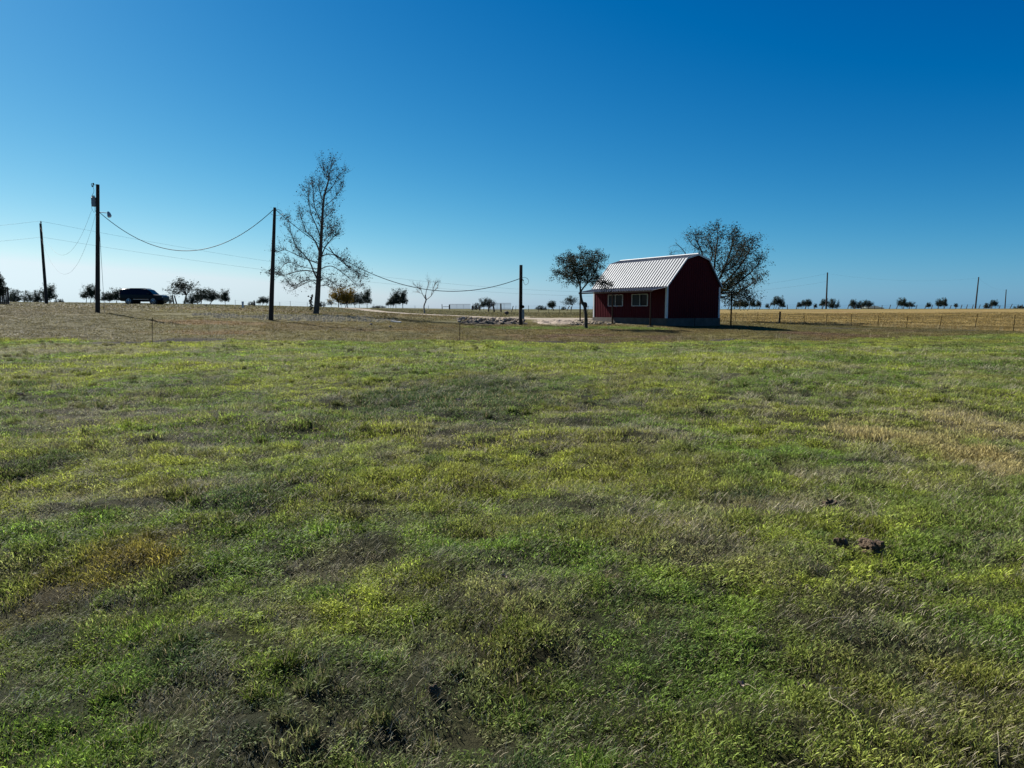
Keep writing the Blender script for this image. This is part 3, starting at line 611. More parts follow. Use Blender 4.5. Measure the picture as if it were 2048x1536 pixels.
# ------------------------------------------------------------------ utility poles
def pole_pts(px0, py0, px1, py1, Y, yl=0.0):
    b = ground_at(px0, Y); t = at(px1, py1, Y + yl); return b, t
def make_pole(px0, py0, px1, py1, Y, r0, r1, label, m='pole', cat='utility pole', group='wooden utility poles'):
    b, t = pole_pts(px0, py0, px1, py1, Y); h = t.z - b.z
    p = thing('utility_pole', b, label, cat, group)
    tt = Vector((t.x - b.x, 0, h)); q = MB(); n = 8
    q.tube([Vector((0, 0, -.4))] + [tt * (k / n) for k in range(n + 1)], [r0 * 1.02] + [r0 + (r1 - r0) * k / n for k in range(n + 1)], 14)
    q.build('shaft', M[m], p, smooth=False); return p, b, t
def insulator(parent, p, s=1.0, mat_='porcelain'):
    q = MB(); q.tube([p, p + Vector((0, 0, .05 * s)), p + Vector((0, 0, .06 * s)), p + Vector((0, 0, .1 * s)), p + Vector((0, 0, .11 * s)), p + Vector((0, 0, .16 * s))], [.03 * s, .06 * s, .03 * s, .07 * s, .03 * s, .02 * s], 8)
    return q.build('insulator', M[mat_], parent)
def cable(name, a, b, sag, r, label, cat='cable', m='cable', n=36, group=None):
    a, b = Vector(a), Vector(b); mid = (a + b) / 2; q = MB()
    q.tube([a.lerp(b, k / n) - Vector((0, 0, sag * 4 * (k / n) * (1 - k / n))) - mid for k in range(n + 1)], r, 5)
    return tag(q.build(name, M[m], loc=mid), label, cat, group)
# transformer pole
pA, bA, tA = make_pole(195, 616, 195.5, 369, 54, .165, .115, 'tallest wooden pole, carrying a transformer can and a lamp arm, left of the black car')
L = lambda px, py, dy=0: at(px, py, 54 + dy) - bA
q = MB(); cx = L(187.5, 400); cz0 = L(187, 413).z; cz1 = L(187, 396).z; r = .17
q.tube([(cx.x, 0, cz0), (cx.x, 0, cz0 + .03), (cx.x, 0, cz1), (cx.x, 0, cz1 + .02), (cx.x, 0, cz1 + .05)], [r * .95, r, r, r * 1.08, r * .7], 16)
tr = q.build('transformer', M['grey_box'], pA)
for dx in (-.09, .03): insulator(tr, Vector((cx.x + dx, 0, cz1 + .03)), 1.1, 'grey_box')
q = MB(); q.box(cx.x + .1, -.05 + L(195, 400).x, -.06, .06, cz0 + .15, cz0 + .22); q.build('bracket', M['galv'], tr); q = MB(); q.box(cx.x + .1, -.05 + L(195, 400).x, -.06, .06, cz1 - .22, cz1 - .15); q.build('bracket', M['galv'], tr)
tp = L(195, 370.5); q = MB(); q.tube([(tp.x, 0, tp.z), L(188, 369.5)], .02, 6); q.build('cutout_arm', M['galv'], pA)
q = MB(); q.tube([L(187, 366), L(186, 371), L(185.5, 374)], [.05, .04, .05], 8); q.tube([L(182.5, 367.5), L(184, 374)], .022, 6); q.tube([L(182.5, 367.5), L(187, 366)], .015, 5); q.build('fuse_cutout', M['porcelain'], pA)
q = MB(); q.tube([L(186, 374), L(188, 380), L(187.5, 385), L(184.5, 390)], .012, 5); q.tube([L(184, 392), L(182.5, 405), L(184, 418), L(188, 425), L(192, 421)], .012, 5); q.tube([L(190, 413), L(190, 422), L(194, 424)], .014, 5); q.build('jumper_wire', M['cable'], pA)
q = MB(); q.tube([L(196, 425), L(203, 424.6), L(214, 426)], [.03, .025, .025], 8); arm = q.build('lamp_arm', M['galv'], pA)
hc = L(217.5, 426); q = MB(); q.tube([hc + Vector((-.05, 0, .10)), hc + Vector((-.03, 0, .03)), hc + Vector((0, 0, -.02)), hc + Vector((.04, 0, -.22))], [.05, .09, .11, .15], 12); q.build('lamp_head', M['galv'], arm)
q = MB(); q.tube([hc + Vector((.03, 0, -.20)), hc + Vector((.05, 0, -.30))], [.13, .11], 12); q.build('lamp_lens', M['lens_clear'], arm)
g1 = gp(209, 619.5)
cable('guy_wire', at(197, 428, 54), Vector((at(209, 619, 54).x, 54, H(at(209, 619, 54).x, 54))), .0, .012, 'thin guy wire slanting from the lamp arm of the transformer pole to the ground', 'guy wire', 'cable_pale')
# leaning pole at far left
pB, bB, tB = make_pole(94, 608, 81, 447, 85, .18, .12, 'leaning wooden line pole nearest the left edge, beyond the transformer pole')
insulator(pB, Vector((tB.x - bB.x + .05, 0, tB.z - bB.z + .02)), 1.6); q = MB(); q.tube([Vector((tB.x - bB.x - .02, -.13, tB.z - bB.z - .35)), Vector((tB.x - bB.x - .02, -.16, tB.z - bB.z - .02))], .03, 6); q.build('pin_bracket', M['galv'], pB)
# pole in the middle of the yard and the stub pole with the meter
pC, bC, tC = make_pole(541, 640, 549.5, 415, 52, .175, .095, 'bare dark wooden pole leaning right, in front of the tall bare sycamore')
C_ = lambda px, py: at(px, py, 52) - bC
q = MB(); q.tube([C_(547, 419), C_(541, 425), C_(543, 429), C_(549, 431), C_(556, 431), C_(563, 430), C_(567, 427)], .012, 5); q.tube([C_(549, 418.5), C_(557, 419), C_(564, 423)], .014, 5); q.build('jumper_wire', M['cable'], pC)
pD, bD, tD = make_pole(1041, 651, 1042, 530, 55, .14, .115, 'short thick wooden pole with a meter box, beside the rubble bank', m='pole')
D_ = lambda px, py: at(px, py, 55) - bD
q = MB(); a0 = D_(1043.5, 638); a1 = D_(1048, 619); q.box(a0.x, a1.x + .02, -.22, -.04, a0.z, a1.z); q.build('meter_box', M['grey_box'], pD)
q = MB(); ctr = D_(1045.5, 613.5); q.tube([ctr + Vector((0, -.04, 0)), ctr + Vector((0, -.24, 0)), ctr + Vector((0, -.27, 0))], [.12, .12, .07], 14); q.build('meter', M['rust'], pD)
q = MB(); q.tube([D_(1040, 617) + Vector((0, -.15, 0)), D_(1040, 612) + Vector((0, -.15, 0)), D_(1040, 560) + Vector((0, -.14, 0)), D_(1044, 558.5) + Vector((0, -.1, 0)), D_(1047, 561)], [.03, .03, .025, .03, .04], 7); q.build('conduit', M['rust'], pD)
q = MB(); q.tube([D_(1044, 556), D_(1049, 554.5), D_(1055, 557), D_(1057.5, 562), D_(1056, 567), D_(1051, 570), D_(1048, 567), D_(1046.5, 560)], .014, 5); q.build('cable_loop', M['cable'], pD)
cable('service_cable', at(198, 424, 54), at(547, 419, 52), 2.78, .024, 'drooping service cable between the transformer pole and the bare middle pole', n=48)
cable('service_cable', at(551, 419, 52), at(1040, 557, 55), 2.78, .024, 'drooping service cable from the middle pole past the sycamore to the meter pole', n=48)
# two slack drops running back from the transformer pole
cable('drop_wire', at(183, 421, 54), at(80, 452, 85), 3.2, .007, 'upper slack wire hanging between the transformer pole and the leaning pole', m='cable_pale', group='slack wires at the left')
cable('drop_wire', at(193, 422, 54), at(82, 475, 85), 4.3, .007, 'lower slack wire hanging between the transformer pole and the leaning pole', m='cable_pale', group='slack wires at the left')
# line poles on the right skyline
pE, bE, tE = make_pole(1652, 619, 1655, 545, 178, .2, .14, 'nearest of the far line poles, standing on the skyline right of the barn')
pF, bF, tF = make_pole(1950.5, 617, 1957.5, 554, 196, .2, .13, 'leaning line pole on the skyline near the right edge')
pG, bG, tG = make_pole(2009.5, 617, 2012.5, 579, 240, .18, .12, 'farthest and shortest-looking line pole, at the right edge of the skyline')
wl = 'long thin power line crossing the sky behind the yard, '
for (a, b, s, lab) in ((at(80, 442, 85), at(1655, 547, 178), 6.1, 'upper one'), (at(83, 474, 85), at(1654, 563, 178), 5.0, 'lower one')):
    cable('power_line', a, b, s, .009, wl + lab, 'power line', 'cable_pale', 90)
cable('power_line', at(-420, 452, 78), at(80, 442, 85), .7, .009, 'upper power line reaching the leaning pole from the left edge', 'power line', 'cable_pale')
cable('power_line', at(-420, 480, 78), at(83, 474, 85), .7, .009, 'lower power line reaching the leaning pole from the left edge', 'power line', 'cable_pale')
cable('power_line', at(1655, 547, 178), at(1957, 556, 196), 1.2, .006, 'power line between the first and second far poles on the right', 'power line', 'cable_pale')
cable('power_line', at(1957, 556, 196), at(2012, 580, 240), 1.0, .006, 'power line between the leaning far pole and the farthest pole', 'power line', 'cable_pale')

# ------------------------------------------------------------------ fences and gates
def tube_obj(name, pts, r, m, parent, n=6): q = MB(); q.tube(pts, r, n); return q.build(name, M[m], parent)
rf = random.Random(5)
def wire_strand(parent, tops, frac, m='rust', r=.006):
    q = MB(); pts = []
    for i in range(len(tops)):
        b, t = tops[i]; pts.append(b.lerp(t, frac))
        if i < len(tops) - 1: b2, t2 = tops[i + 1]; mm = (b.lerp(t, frac) + b2.lerp(t2, frac)) / 2; mm.z -= .015; pts.append(mm)
    q.tube(pts, r, 3); return q.build('wire', M[m], parent)
# wire fence in front of the hay field
fp = []
tl = [(1426, 1427, 625), (1471, 1472, 624), (1514, 1516, 624), (1559, 1560.5, 623), (1609, 1608, 626), (1653.5, 1654, 627), (1703, 1703.5, 628), (1756.5, 1758, 631), (1813.5, 1816, 631.5), (1880, 1884, 631.5), (1950.5, 1955.5, 628), (2028, 2030.5, 630)]
k0 = []
for i, (pb_, pt_, py) in enumerate(tl):
    # distance along the fence line: hit the line A-B with the column direction
    t = (pb_ - 1024) / FPX; t = at(pb_, 640, 60).x / 60
    (ax, ay), (bx, by) = FENCE_A, FENCE_B; s = (t * ay - ax) / ((bx - ax) - t * (by - ay)); Y = ay + s * (by - ay)
    b = Vector((t * Y, Y, gz(t * Y, Y))); tp_ = at(pt_, py, Y); k0.append((b, tp_))
hf = thing('wire_fence', k0[5][0], 'thin steel-post wire fence running along the golden hay field right of the barn', 'fence')
ext = [(k0[-1][0] + (k0[-1][0] - k0[-2][0]) * j, k0[-1][1] + (k0[-1][0] - k0[-2][0]) * j) for j in (1, 2, 3, 4)]
ext = [(Vector((b.x, b.y, gz(b.x, b.y))), Vector((t.x, t.y, gz(b.x, b.y) + 1.1))) for b, t in ext]
k0 += ext; O = hf.location
for i, (b, t) in enumerate(k0):
    tt = t - b
    if i == 3: q = MB(); q.tube([b - O - Vector((0, 0, .2)), b - O + tt * .5, t - O], [.085, .08, .075], 9); tag(q.build('fence_post', M['pole'], hf), 'thick dark wooden post')
    else: q = MB(); q.box(-.02, .02, -.004, .004, -.2, tt.length); q.box(-.004, .004, 0, .03, -.2, tt.length); o = q.build('fence_post', M['rust'], hf, loc=b - O); o.rotation_euler = (0, math.atan2(tt.x, tt.z), 0)
for fr in (.25, .45, .65, .85, .97): wire_strand(hf, [(b - O, t - O) for b, t in k0], fr, r=.007)
# crest fence on the skyline, posts mostly leaning right
crest = [(1108, 1104, 9), (1133, 1139, 9), (1455, 1459.5, 9), (1477, 1481, 10), (1497, 1500, 10), (1518, 1522, 10), (1537, 1541, 10), (1556, 1559, 9), (1575, 1574, 9), (1592, 1595, 9), (1610, 1613, 9), (1628, 1629, 8), (1644, 1646, 8),
 (1695, 1697, 8), (1709, 1710, 7), (1722, 1723, 7), (1737, 1737, 7), (1749, 1749, 7), (1763, 1764, 7), (1778, 1781, 8), (1792, 1795.5, 8), (1806, 1808, 7), (1818, 1820, 7), (1831, 1834, 8), (1849, 1852, 8), (1862, 1865, 8), (1875, 1877, 6), (1887, 1890, 7), (1899, 1902, 7), (1911, 1912, 7), (1921, 1923.5, 8), (1932, 1934.5, 8), (1944, 1946, 8), (1957, 1960, 8), (1967, 1970, 8), (1981, 1984, 7), (1997, 2000, 6), (2019, 2024, 9), (2034, 2036, 8), (2043, 2044, 8), (2056, 2058, 8), (2068, 2071, 8)]
cf = thing('skyline_fence', ground_at(1650, 176), 'row of small leaning posts strung with wire along the skyline right of the barn', 'fence'); O = cf.location; ks = []
for pb_, pt_, h in crest:
    Yc = 172 if pb_ > 1200 else 150
    b = ground_at(pb_, Yc); t = b + Vector(((pt_ - pb_) / FPX * Yc, 0, h / FPX * Yc + .05)); 
    if pb_ > 1200: ks.append((b - O, t - O))
    q = MB(); q.tube([b - O - Vector((0, 0, .15)), t - O], [.10, .08], 6); q.build('fence_post', M['postwood'], cf)
for fr in (.5, .92): wire_strand(cf, ks, fr, r=.012)
# yard fence between the gates and the barn
yf = thing('yard_wire_fence', ground_at(1100, 120), 'low wire fence on steel posts between the pipe gates and the barn', 'fence'); O = yf.location; ks = []
for pb_, pt_, h, Y in ((1031, 1032, 11, 135), (1057.5, 1057, 13, 122), (1076, 1079, 14, 118), (1097, 1098, 11, 116), (1119, 1118.5, 13, 114), (1142, 1142, 12, 112), (1166, 1168, 12, 110), (1175, 1176.5, 14, 108), (1186, 1186, 13, 106)):
    b = ground_at(pb_, Y); t = b + Vector(((pt_ - pb_) / FPX * Y, 0, h / FPX * Y)); ks.append((b - O, t - O)); tube_obj('fence_post', [b - O - Vector((0, 0, .15)), t - O], .035, 'rust', yf)
for fr in (.3, .6, .9): wire_strand(yf, ks, fr, r=.008)
# thin posts on the left skyline
lf = thing('left_wire_fence', ground_at(600, 112), 'faint thin fence posts and wires on the skyline around the sycamore', 'fence'); O = lf.location; ks = []
for pb_, h in ((126, 9), (209, 6), (471, 11), (518, 7), (560, 9), (581, 11), (615, 9), (648, 8), (683, 9), (748, 9), (772, 9), (830, 8), (857, 9)):
    b = ground_at(pb_, 112); t = b + Vector((0, 0, h / FPX * 112)); ks.append((b - O, t - O)); tube_obj('fence_post', [b - O - Vector((0, 0, .15)), t - O], .03, 'galv', lf)
for fr in (.5, .9): wire_strand(lf, ks[2:], fr, m='galv', r=.006)
# pipe gates and their posts
def gate(px0, px1, pyt, pyb, Y, label, lean=0):
    a = at(px0, pyb, Y); b = at(px1, pyb, Y); h = at(px0, pyt, Y).z - a.z; w = b.x - a.x; g0 = max(gz(a.x, Y), gz(b.x, Y)); z0 = max(a.z, g0 + .1) 
    g = thing('pipe_gate', Vector(((a.x + b.x) / 2, Y, g0)), label, 'gate', 'pipe gates on the ridge'); z0 -= g0; z1 = z0 + h; r = .03
    tube_obj('frame', [(-w / 2, 0, z0), (-w / 2, 0, z1), (w / 2, 0, z1), (w / 2, 0, z0), (-w / 2, 0, z0)], r * 1.4, 'galv', g)
    for k in range(1, 5): tube_obj('rail', [(-w / 2, 0, z0 + h * k / 5), (w / 2, 0, z0 + h * k / 5)], .032, 'galv', g)
    for k in (1, 2): tube_obj('brace', [(-w / 2 + w * k / 3, 0, z0), (-w / 2 + w * k / 3, 0, z1)], .022, 'galv', g)
gate(900, 941, 608.5, 617.5, 135, 'grey pipe gate between posts, left of the small dark tree on the ridge')
gate(980.5, 1022, 606.5, 619.5, 118, 'grey pipe gate closest to the meter pole, behind thick leaning posts')
gpl = 'thick wooden gate post, '
for pb_, pt_, pyt, pyb, Y, lab in ((884.5, 884, 608, 618, 133, 'leftmost of all the gate posts'), (899, 899, 608.5, 618.5, 133, 'holding the left end of the left pipe gate'), (944.5, 944.5, 609, 618, 133, 'at the right end of the left pipe gate'), (959.5, 959.5, 609.5, 617, 133, 'in front of the small dark tree between the gates'),
     (977, 978, 611, 622, 117, 'short and dark, left of the right pipe gate'), (988.5, 986, 606, 622, 116.5, 'thickest, leaning left before the right pipe gate'), (1002, 1001.5, 607, 623.5, 115, 'tall and upright in front of the right pipe gate'), (1023, 1026.5, 608, 620, 119, 'thin and leaning right at the end of the right pipe gate')):
    b = ground_at(pb_, Y); h = (pyb - pyt) / FPX * Y; r = .13 if 'thin' not in lab and 'leftmost' not in lab else .07
    o = tube_obj('gate_post', [(0, 0, -.3), (0, 0, 0), ((pt_ - pb_) / FPX * Y, 0, h)], [r * 1.05, r, r * .9], 'postwood', None, 8); o.location = b; tag(o, gpl + lab, 'gate post', 'wooden gate posts on the ridge')
rl = tube_obj('gate_rail', [at(886, 613.5, 133) - ground_at(892, 133), at(898, 613.5, 133) - ground_at(892, 133)], .05, 'postwood', None); rl.location = ground_at(892, 133); tag(rl, 'single wooden rail joining the two leftmost gate posts', 'rail')
# two leaning brown posts right of the black car
for pb_, pt_, lab in ((348.5, 346, 'left'), (354, 350, 'right')):
    b = ground_at(pb_, 97); o = tube_obj('brace_post', [(0, 0, -.3), (0, 0, 0), ((pt_ - pb_) / FPX * 97, 0, 1.15)], [.10, .09, .08], 'postwood', None, 8); o.location = b
    tag(o, 'brown slanting post under the largest skyline tree, %s one of two' % lab, 'post', 'two brown slanting posts')
# thin stakes at the edge of the green pasture
for px, pyt, pyb, r, lab in ((304.5, 636, 688, .014, 'thin tall steel stake standing alone at the left edge of the green pasture'), (919.5, 648, 683, .013, 'short thin steel stake with a bent top at the pasture edge before the rubble')):
    x, y = gp(px, pyb); b = Vector((x, y, gz(x, y))); t = at(px, pyt, y) - b; pts = [(0, 0, -.2), (0, 0, 0), (t.x, 0, t.z)]
    if px > 900: pts += [(t.x + .04, 0, t.z + .03), (t.x + .16, 0, t.z + .05)]
    o = tube_obj('steel_stake', pts, r, 'rust', None); o.location = b; tag(o, lab, 'stake')
# white marker and cypress-like stump on the left skyline
b = ground_at(486, 80); q = MB(); hh = 13 / FPX * 80; q.box(-.09, .09, -.05, .05, 0, hh * .6); q.box(-.10, .10, -.07, .07, hh * .6, hh); o = q.build('utility_marker', M['white_pipe'], loc=b); tag(o, 'small white marker post standing in the grass left of the middle pole', 'marker')
b = ground_at(509, 100); o = tube_obj('old_post', [(0, 0, -.2), (0, 0, .3), (-.02, 0, .75)], [.16, .14, .08], 'postwood', None, 8); o.location = b; tag(o, 'dark tapering stump post on the skyline just left of the middle pole', 'post')
# board fence at the left edge
e0 = ground_at(17.5, 74); bf = thing('board_fence', e0, 'dark weathered board fence at the left edge below the evergreen', 'fence'); rb = random.Random(3)
for k in range(70):
    s = k * .155; x = -s * .80; y = -s * .60
    h = 1.72 + rb.uniform(-.03, .03); z0 = gz(e0.x + x, e0.y + y) - e0.z
    q = MB(); q.box(-.07, .07, -.011, .011, .03, h); q.add([(-.07, -.011, h), (.07, -.011, h), (.07, .011, h), (-.07, .011, h), (-.03, -.011, h + .05), (.03, -.011, h + .05), (.03, .011, h + .05), (-.03, .011, h + .05)], [(0, 1, 5, 4), (1, 2, 6, 5), (2, 3, 7, 6), (3, 0, 4, 7), (4, 5, 6, 7)])
    o = q.build('board', M['boards'], bf, loc=(x, y, z0)); o.rotation_euler = (0, rb.uniform(-.01, .01), math.atan2(.6, .8))
    if k % 12 == 0: o = bar('fence_post', M['postwood'], -.06, .06, -.06, .06, -.3, h - .05, bf); o.location = (x - .04, y + .09, z0)

# ------------------------------------------------------------------ trees
class Tree:
    def __init__(s, seed): s.r = random.Random(seed); s.w = MB(); s.tw = MB(); s.lf = MB(); s.tips = []
    def limb(s, pts, r0, r1, n=6, mb=None):
        P_ = [Vector(p) for p in pts]
        out = []
        Q = [P_[0]] + P_ + [P_[-1]]
        for i in range(1, len(Q) - 2):
            for k in range(4):
                t = k / 4; a, b, c, d = Q[i - 1:i + 3]
                out.append(.5 * ((2 * b) + (c - a) * t + (2 * a - 5 * b + 4 * c - d) * t * t + (3 * b - a - 3 * c + d) * t ** 3))
        out.append(P_[-1]); m = len(out) - 1; rr = [r0 + (r1 - r0) * (k / m) ** .8 for k in range(m + 1)]
        (mb or s.w).tube(out, rr, n); return out, rr
    def twig(s, p, d, L, r, lvl, kids, up=.2, wob=.35, droop=0.0, leaf=True, ang=(.4, 1.0), kn=3):
        R_ = s.r; n = max(2, kn); pts = [p]; q = p; d = d.normalized(); rr = [r]
        for k in range(n):
            d = (d + Vector((R_.uniform(-wob, wob), R_.uniform(-wob, wob), R_.uniform(-wob, wob) + up - droop * (k + 1) / n))).normalized(); q = q + d * (L / n); pts.append(q); rr.append(r * (1 - .75 * (k + 1) / n))
        s.tw.tube(pts, rr, 4 if lvl > 0 else 3)
        if lvl == 0:
            if leaf: s.tips.append((pts, d))
            return
        for _ in range(kids):
            k = R_.randint(1, n); a = pts[k]; ax = Vector((R_.gauss(0, 1), R_.gauss(0, 1), R_.gauss(0, 1))).normalized(); th = R_.uniform(*ang)
            dd = (pts[k] - pts[k - 1]).normalized(); nd = (dd * math.cos(th) + dd.cross(ax).normalized() * math.sin(th)).normalized()
            s.twig(a, nd, L * R_.uniform(.5, .75), r * .55, lvl - 1, kids, up, wob, droop, leaf, ang, kn)
    def leaves(s, per, size, spread, asp=.7, hang=0.0, keep=1.0):
        R_ = s.r
        for pts, d in s.tips:
            for _ in range(per):
                if R_.random() > keep: continue
                a = R_.choice(pts[1:]); c = a + Vector((R_.gauss(0, spread), R_.gauss(0, spread), R_.gauss(0, spread)))
                u = Vector((R_.gauss(0, 1), R_.gauss(0, 1), R_.gauss(0, .8) - hang)).normalized(); w = u.orthogonal().normalized(); w = (w * math.cos(R_.random() * 3) + u.cross(w) * math.sin(R_.random() * 3)); sz = size * R_.uniform(.6, 1.3)
                nn = u.cross(w) * sz * .15
                s.lf.add([c, c + u * sz * .5 + w * sz * asp * .5 + nn, c + u * sz, c + u * sz * .5 - w * sz * asp * .5 + nn], [(0, 1, 2), (0, 2, 3)], R_.random())
    def finish(s, name, loc, bark, leafm, label, group=None, cat='tree'):
        t = thing(name, loc, label, cat, group); k = [s.w.build('trunk', M[bark], t, smooth=True)]
        cr = s.tw.build('crown', M[bark], t); k.append(cr)
        if s.lf.v: k.append(s.lf.build('foliage', leafm, t, attr=True))
        return t, k
LM = {'syc': leafmat('sycamore_leaf', (.02, .016, .009), (.06, .042, .02), .08), 'oak': leafmat('dark_leaf', (.016, .022, .011), (.05, .055, .025), .12), 'willow': leafmat('narrow_leaf', (.014, .02, .010), (.045, .052, .022), .12),
      'juniper': leafmat('juniper_needles', (.012, .02, .013), (.03, .042, .02), .1), 'gold': leafmat('autumn_leaf', (.11, .09, .014), (.30, .18, .025), .35), 'mes': leafmat('scrub_leaf', (.022, .035, .022), (.055, .07, .04), .15), 'rustl': leafmat('brown_leaf', (.12, .08, .03), (.22, .13, .05), .3)}
# --- the tall bare sycamore
Y0 = 66; b0 = ground_at(631, Y0); S = Tree(11); sy = lambda px, py, dy=0: at(px, py, Y0 + dy) - b0
tr_pts = [Vector((-.05, 0, -.3)), sy(632, 626), sy(635, 595), sy(637, 560), sy(639, 530), sy(641, 500), sy(643, 465), sy(645, 430), sy(648, 395), sy(655, 368), sy(658, 354), sy(655, 342)]
out, rr = S.limb(tr_pts, .31, .025, 12)
def along(path, fr): i = fr * (len(path) - 1); k = int(i); k = min(k, len(path) - 2); return path[k].lerp(path[k + 1], i - k), (path[k + 1] - path[k]).normalized()
LMB = [([(636, 560), (628, 545), (620, 525), (606, 507), (592, 492), (582, 465), (575, 435), (571, 440)], .12, -1.5), ([(636, 545), (612, 541), (586, 545), (568, 551), (558, 550)], .09, .8), ([(636, 562), (612, 560), (590, 571), (575, 566)], .07, -1), ([(637, 572), (622, 562), (600, 572), (585, 580)], .06, 1),
 ([(641, 512), (634, 490), (625, 475), (612, 462), (604, 440), (600, 428)], .11, 1.2), ([(642, 478), (634, 455), (624, 432), (618, 405), (617, 385), (613, 385)], .08, -.8), ([(643, 462), (640, 440), (628, 410), (626, 375), (622, 368)], .07, 1), ([(639, 528), (618, 520), (598, 512), (570, 500), (555, 505)], .08, .5),
 ([(640, 520), (650, 495), (664, 478), (672, 470)], .09, -1), ([(641, 513), (660, 508), (680, 517), (700, 538), (712, 548), (722, 562)], .08, -.6), ([(658, 494), (672, 513), (692, 530), (712, 543), (728, 553)], .07, -1.6), ([(638, 540), (662, 532), (688, 548), (704, 562), (714, 572)], .06, 1), ([(637, 560), (655, 558), (672, 570), (690, 575)], .06, -1), ([(636, 575), (650, 570), (668, 580)], .04, 1),
 ([(647, 405), (640, 385), (637, 360)], .05, .8), ([(650, 388), (664, 375), (676, 352), (684, 345)], .05, -.6), ([(646, 415), (662, 402), (672, 392), (686, 374)], .05, 1), ([(644, 440), (658, 428), (668, 418)], .05, 1.3), ([(643, 450), (655, 455), (672, 452)], .05, -1.5), ([(654, 352), (648, 340), (646, 330)], .03, .4), ([(656, 352), (662, 338), (664, 328)], .03, -.4), ([(642, 490), (655, 475), (668, 462)], .05, 1.5), ([(639, 538), (610, 535), (575, 525), (555, 546), (540, 549)], .05, 1.5)]
for pp, r, dy in LMB:
    n = len(pp); path, rr = S.limb([sy(x, y, dy * (i / (n - 1)) * 1.6) for i, (x, y) in enumerate(pp)], r * .75, .014, 6)
    ln = sum((path[i + 1] - path[i]).length for i in range(len(path) - 1)); nk = int(ln * 8) + 5
    for _ in range(nk):
        p, d = along(path, S.r.uniform(.25, 1)); nd = (d + Vector((S.r.gauss(0, .7), S.r.gauss(0, .7), S.r.gauss(.15, .5)))).normalized()
        S.twig(p, nd, S.r.uniform(.4, 1.05), .011, 1, 5, up=.2, wob=.2, ang=(.3, .8))
for _ in range(150):
    p, d = along(out, S.r.uniform(.22, 1)); nd = Vector((S.r.gauss(0, 1), S.r.gauss(0, 1), S.r.gauss(.4, .4))).normalized(); S.twig(p, nd, S.r.uniform(.4, .9), .014, 1, 4, up=.15, wob=.25)
S.leaves(3, .10, .07, .9, .3, .42)
for k in range(26):      # leafy shoot at the foot
    S.lf.add(*[(lambda c: ([c, c + Vector((.12, 0, .06)), c + Vector((.02, .02, .16)), c + Vector((-.09, 0, .07))], [(0, 1, 2), (0, 2, 3)]))(sy(622 + S.r.gauss(0, 2.4), 592 + k * 1.15, S.r.gauss(0, .15)))][0], S.r.random())
S.tw.tube([Vector((-.3, 0, 0)), sy(622, 610), sy(624, 588)], .015, 4)
S.finish('sycamore_tree', b0, 'bark', LM['syc'], 'tall nearly bare sycamore with dark seed balls, right of the middle pole')
# --- young drooping tree in front of the barn
Y0 = 49.3; b0 = ground_at(1172, Y0); S = Tree(21); sy = lambda px, py, dy=0: at(px, py, Y0 + dy) - b0
S.limb([Vector((.0, 0, -.3)), sy(1172, 656), sy(1172, 640), sy(1171, 625), sy(1169, 612), sy(1165, 606), sy(1162, 596), sy(1161, 585)], .13, .085, 10)
S.limb([sy(1166, 606), sy(1172, 607), sy(1173, 615)], .075, .06, 8)
for pp, r, dy in [([(1161, 587), (1160, 570), (1155, 555), (1146, 540), (1134, 530), (1126, 520)], .065, -.5), ([(1161, 584), (1168, 574), (1180, 560), (1190, 545), (1196, 525), (1199, 510)], .06, .4), ([(1160, 575), (1162, 555), (1165, 535), (1168, 512)], .055, .2), ([(1160, 568), (1150, 560), (1135, 552), (1120, 548)], .035, .7), ([(1180, 560), (1195, 556), (1208, 566)], .03, -.5), ([(1163, 550), (1178, 535), (1186, 515)], .035, -.8), ([(1158, 560), (1148, 535), (1146, 512)], .035, .8)]:
    n = len(pp); path, rr = S.limb([sy(x, y, dy * (i / (n - 1)) * 1.5) for i, (x, y) in enumerate(pp)], r, .014, 6)
    ln = sum((path[i + 1] - path[i]).length for i in range(len(path) - 1))
    for _ in range(int(ln * 15) + 5):
        p, d = along(path, S.r.uniform(.3, 1)); nd = (d * .6 + Vector((S.r.gauss(0, .8), S.r.gauss(0, .8), S.r.gauss(.1, .5)))).normalized()
        S.twig(p, nd, S.r.uniform(.3, .62), .009, 1, 4, up=.05, wob=.3, droop=.35)
S.leaves(14, .095, .07, .42, .6)
S.finish('young_tree', b0, 'bark_dark', LM['willow'], 'small crooked tree with drooping dark twigs in front of the barn corner')
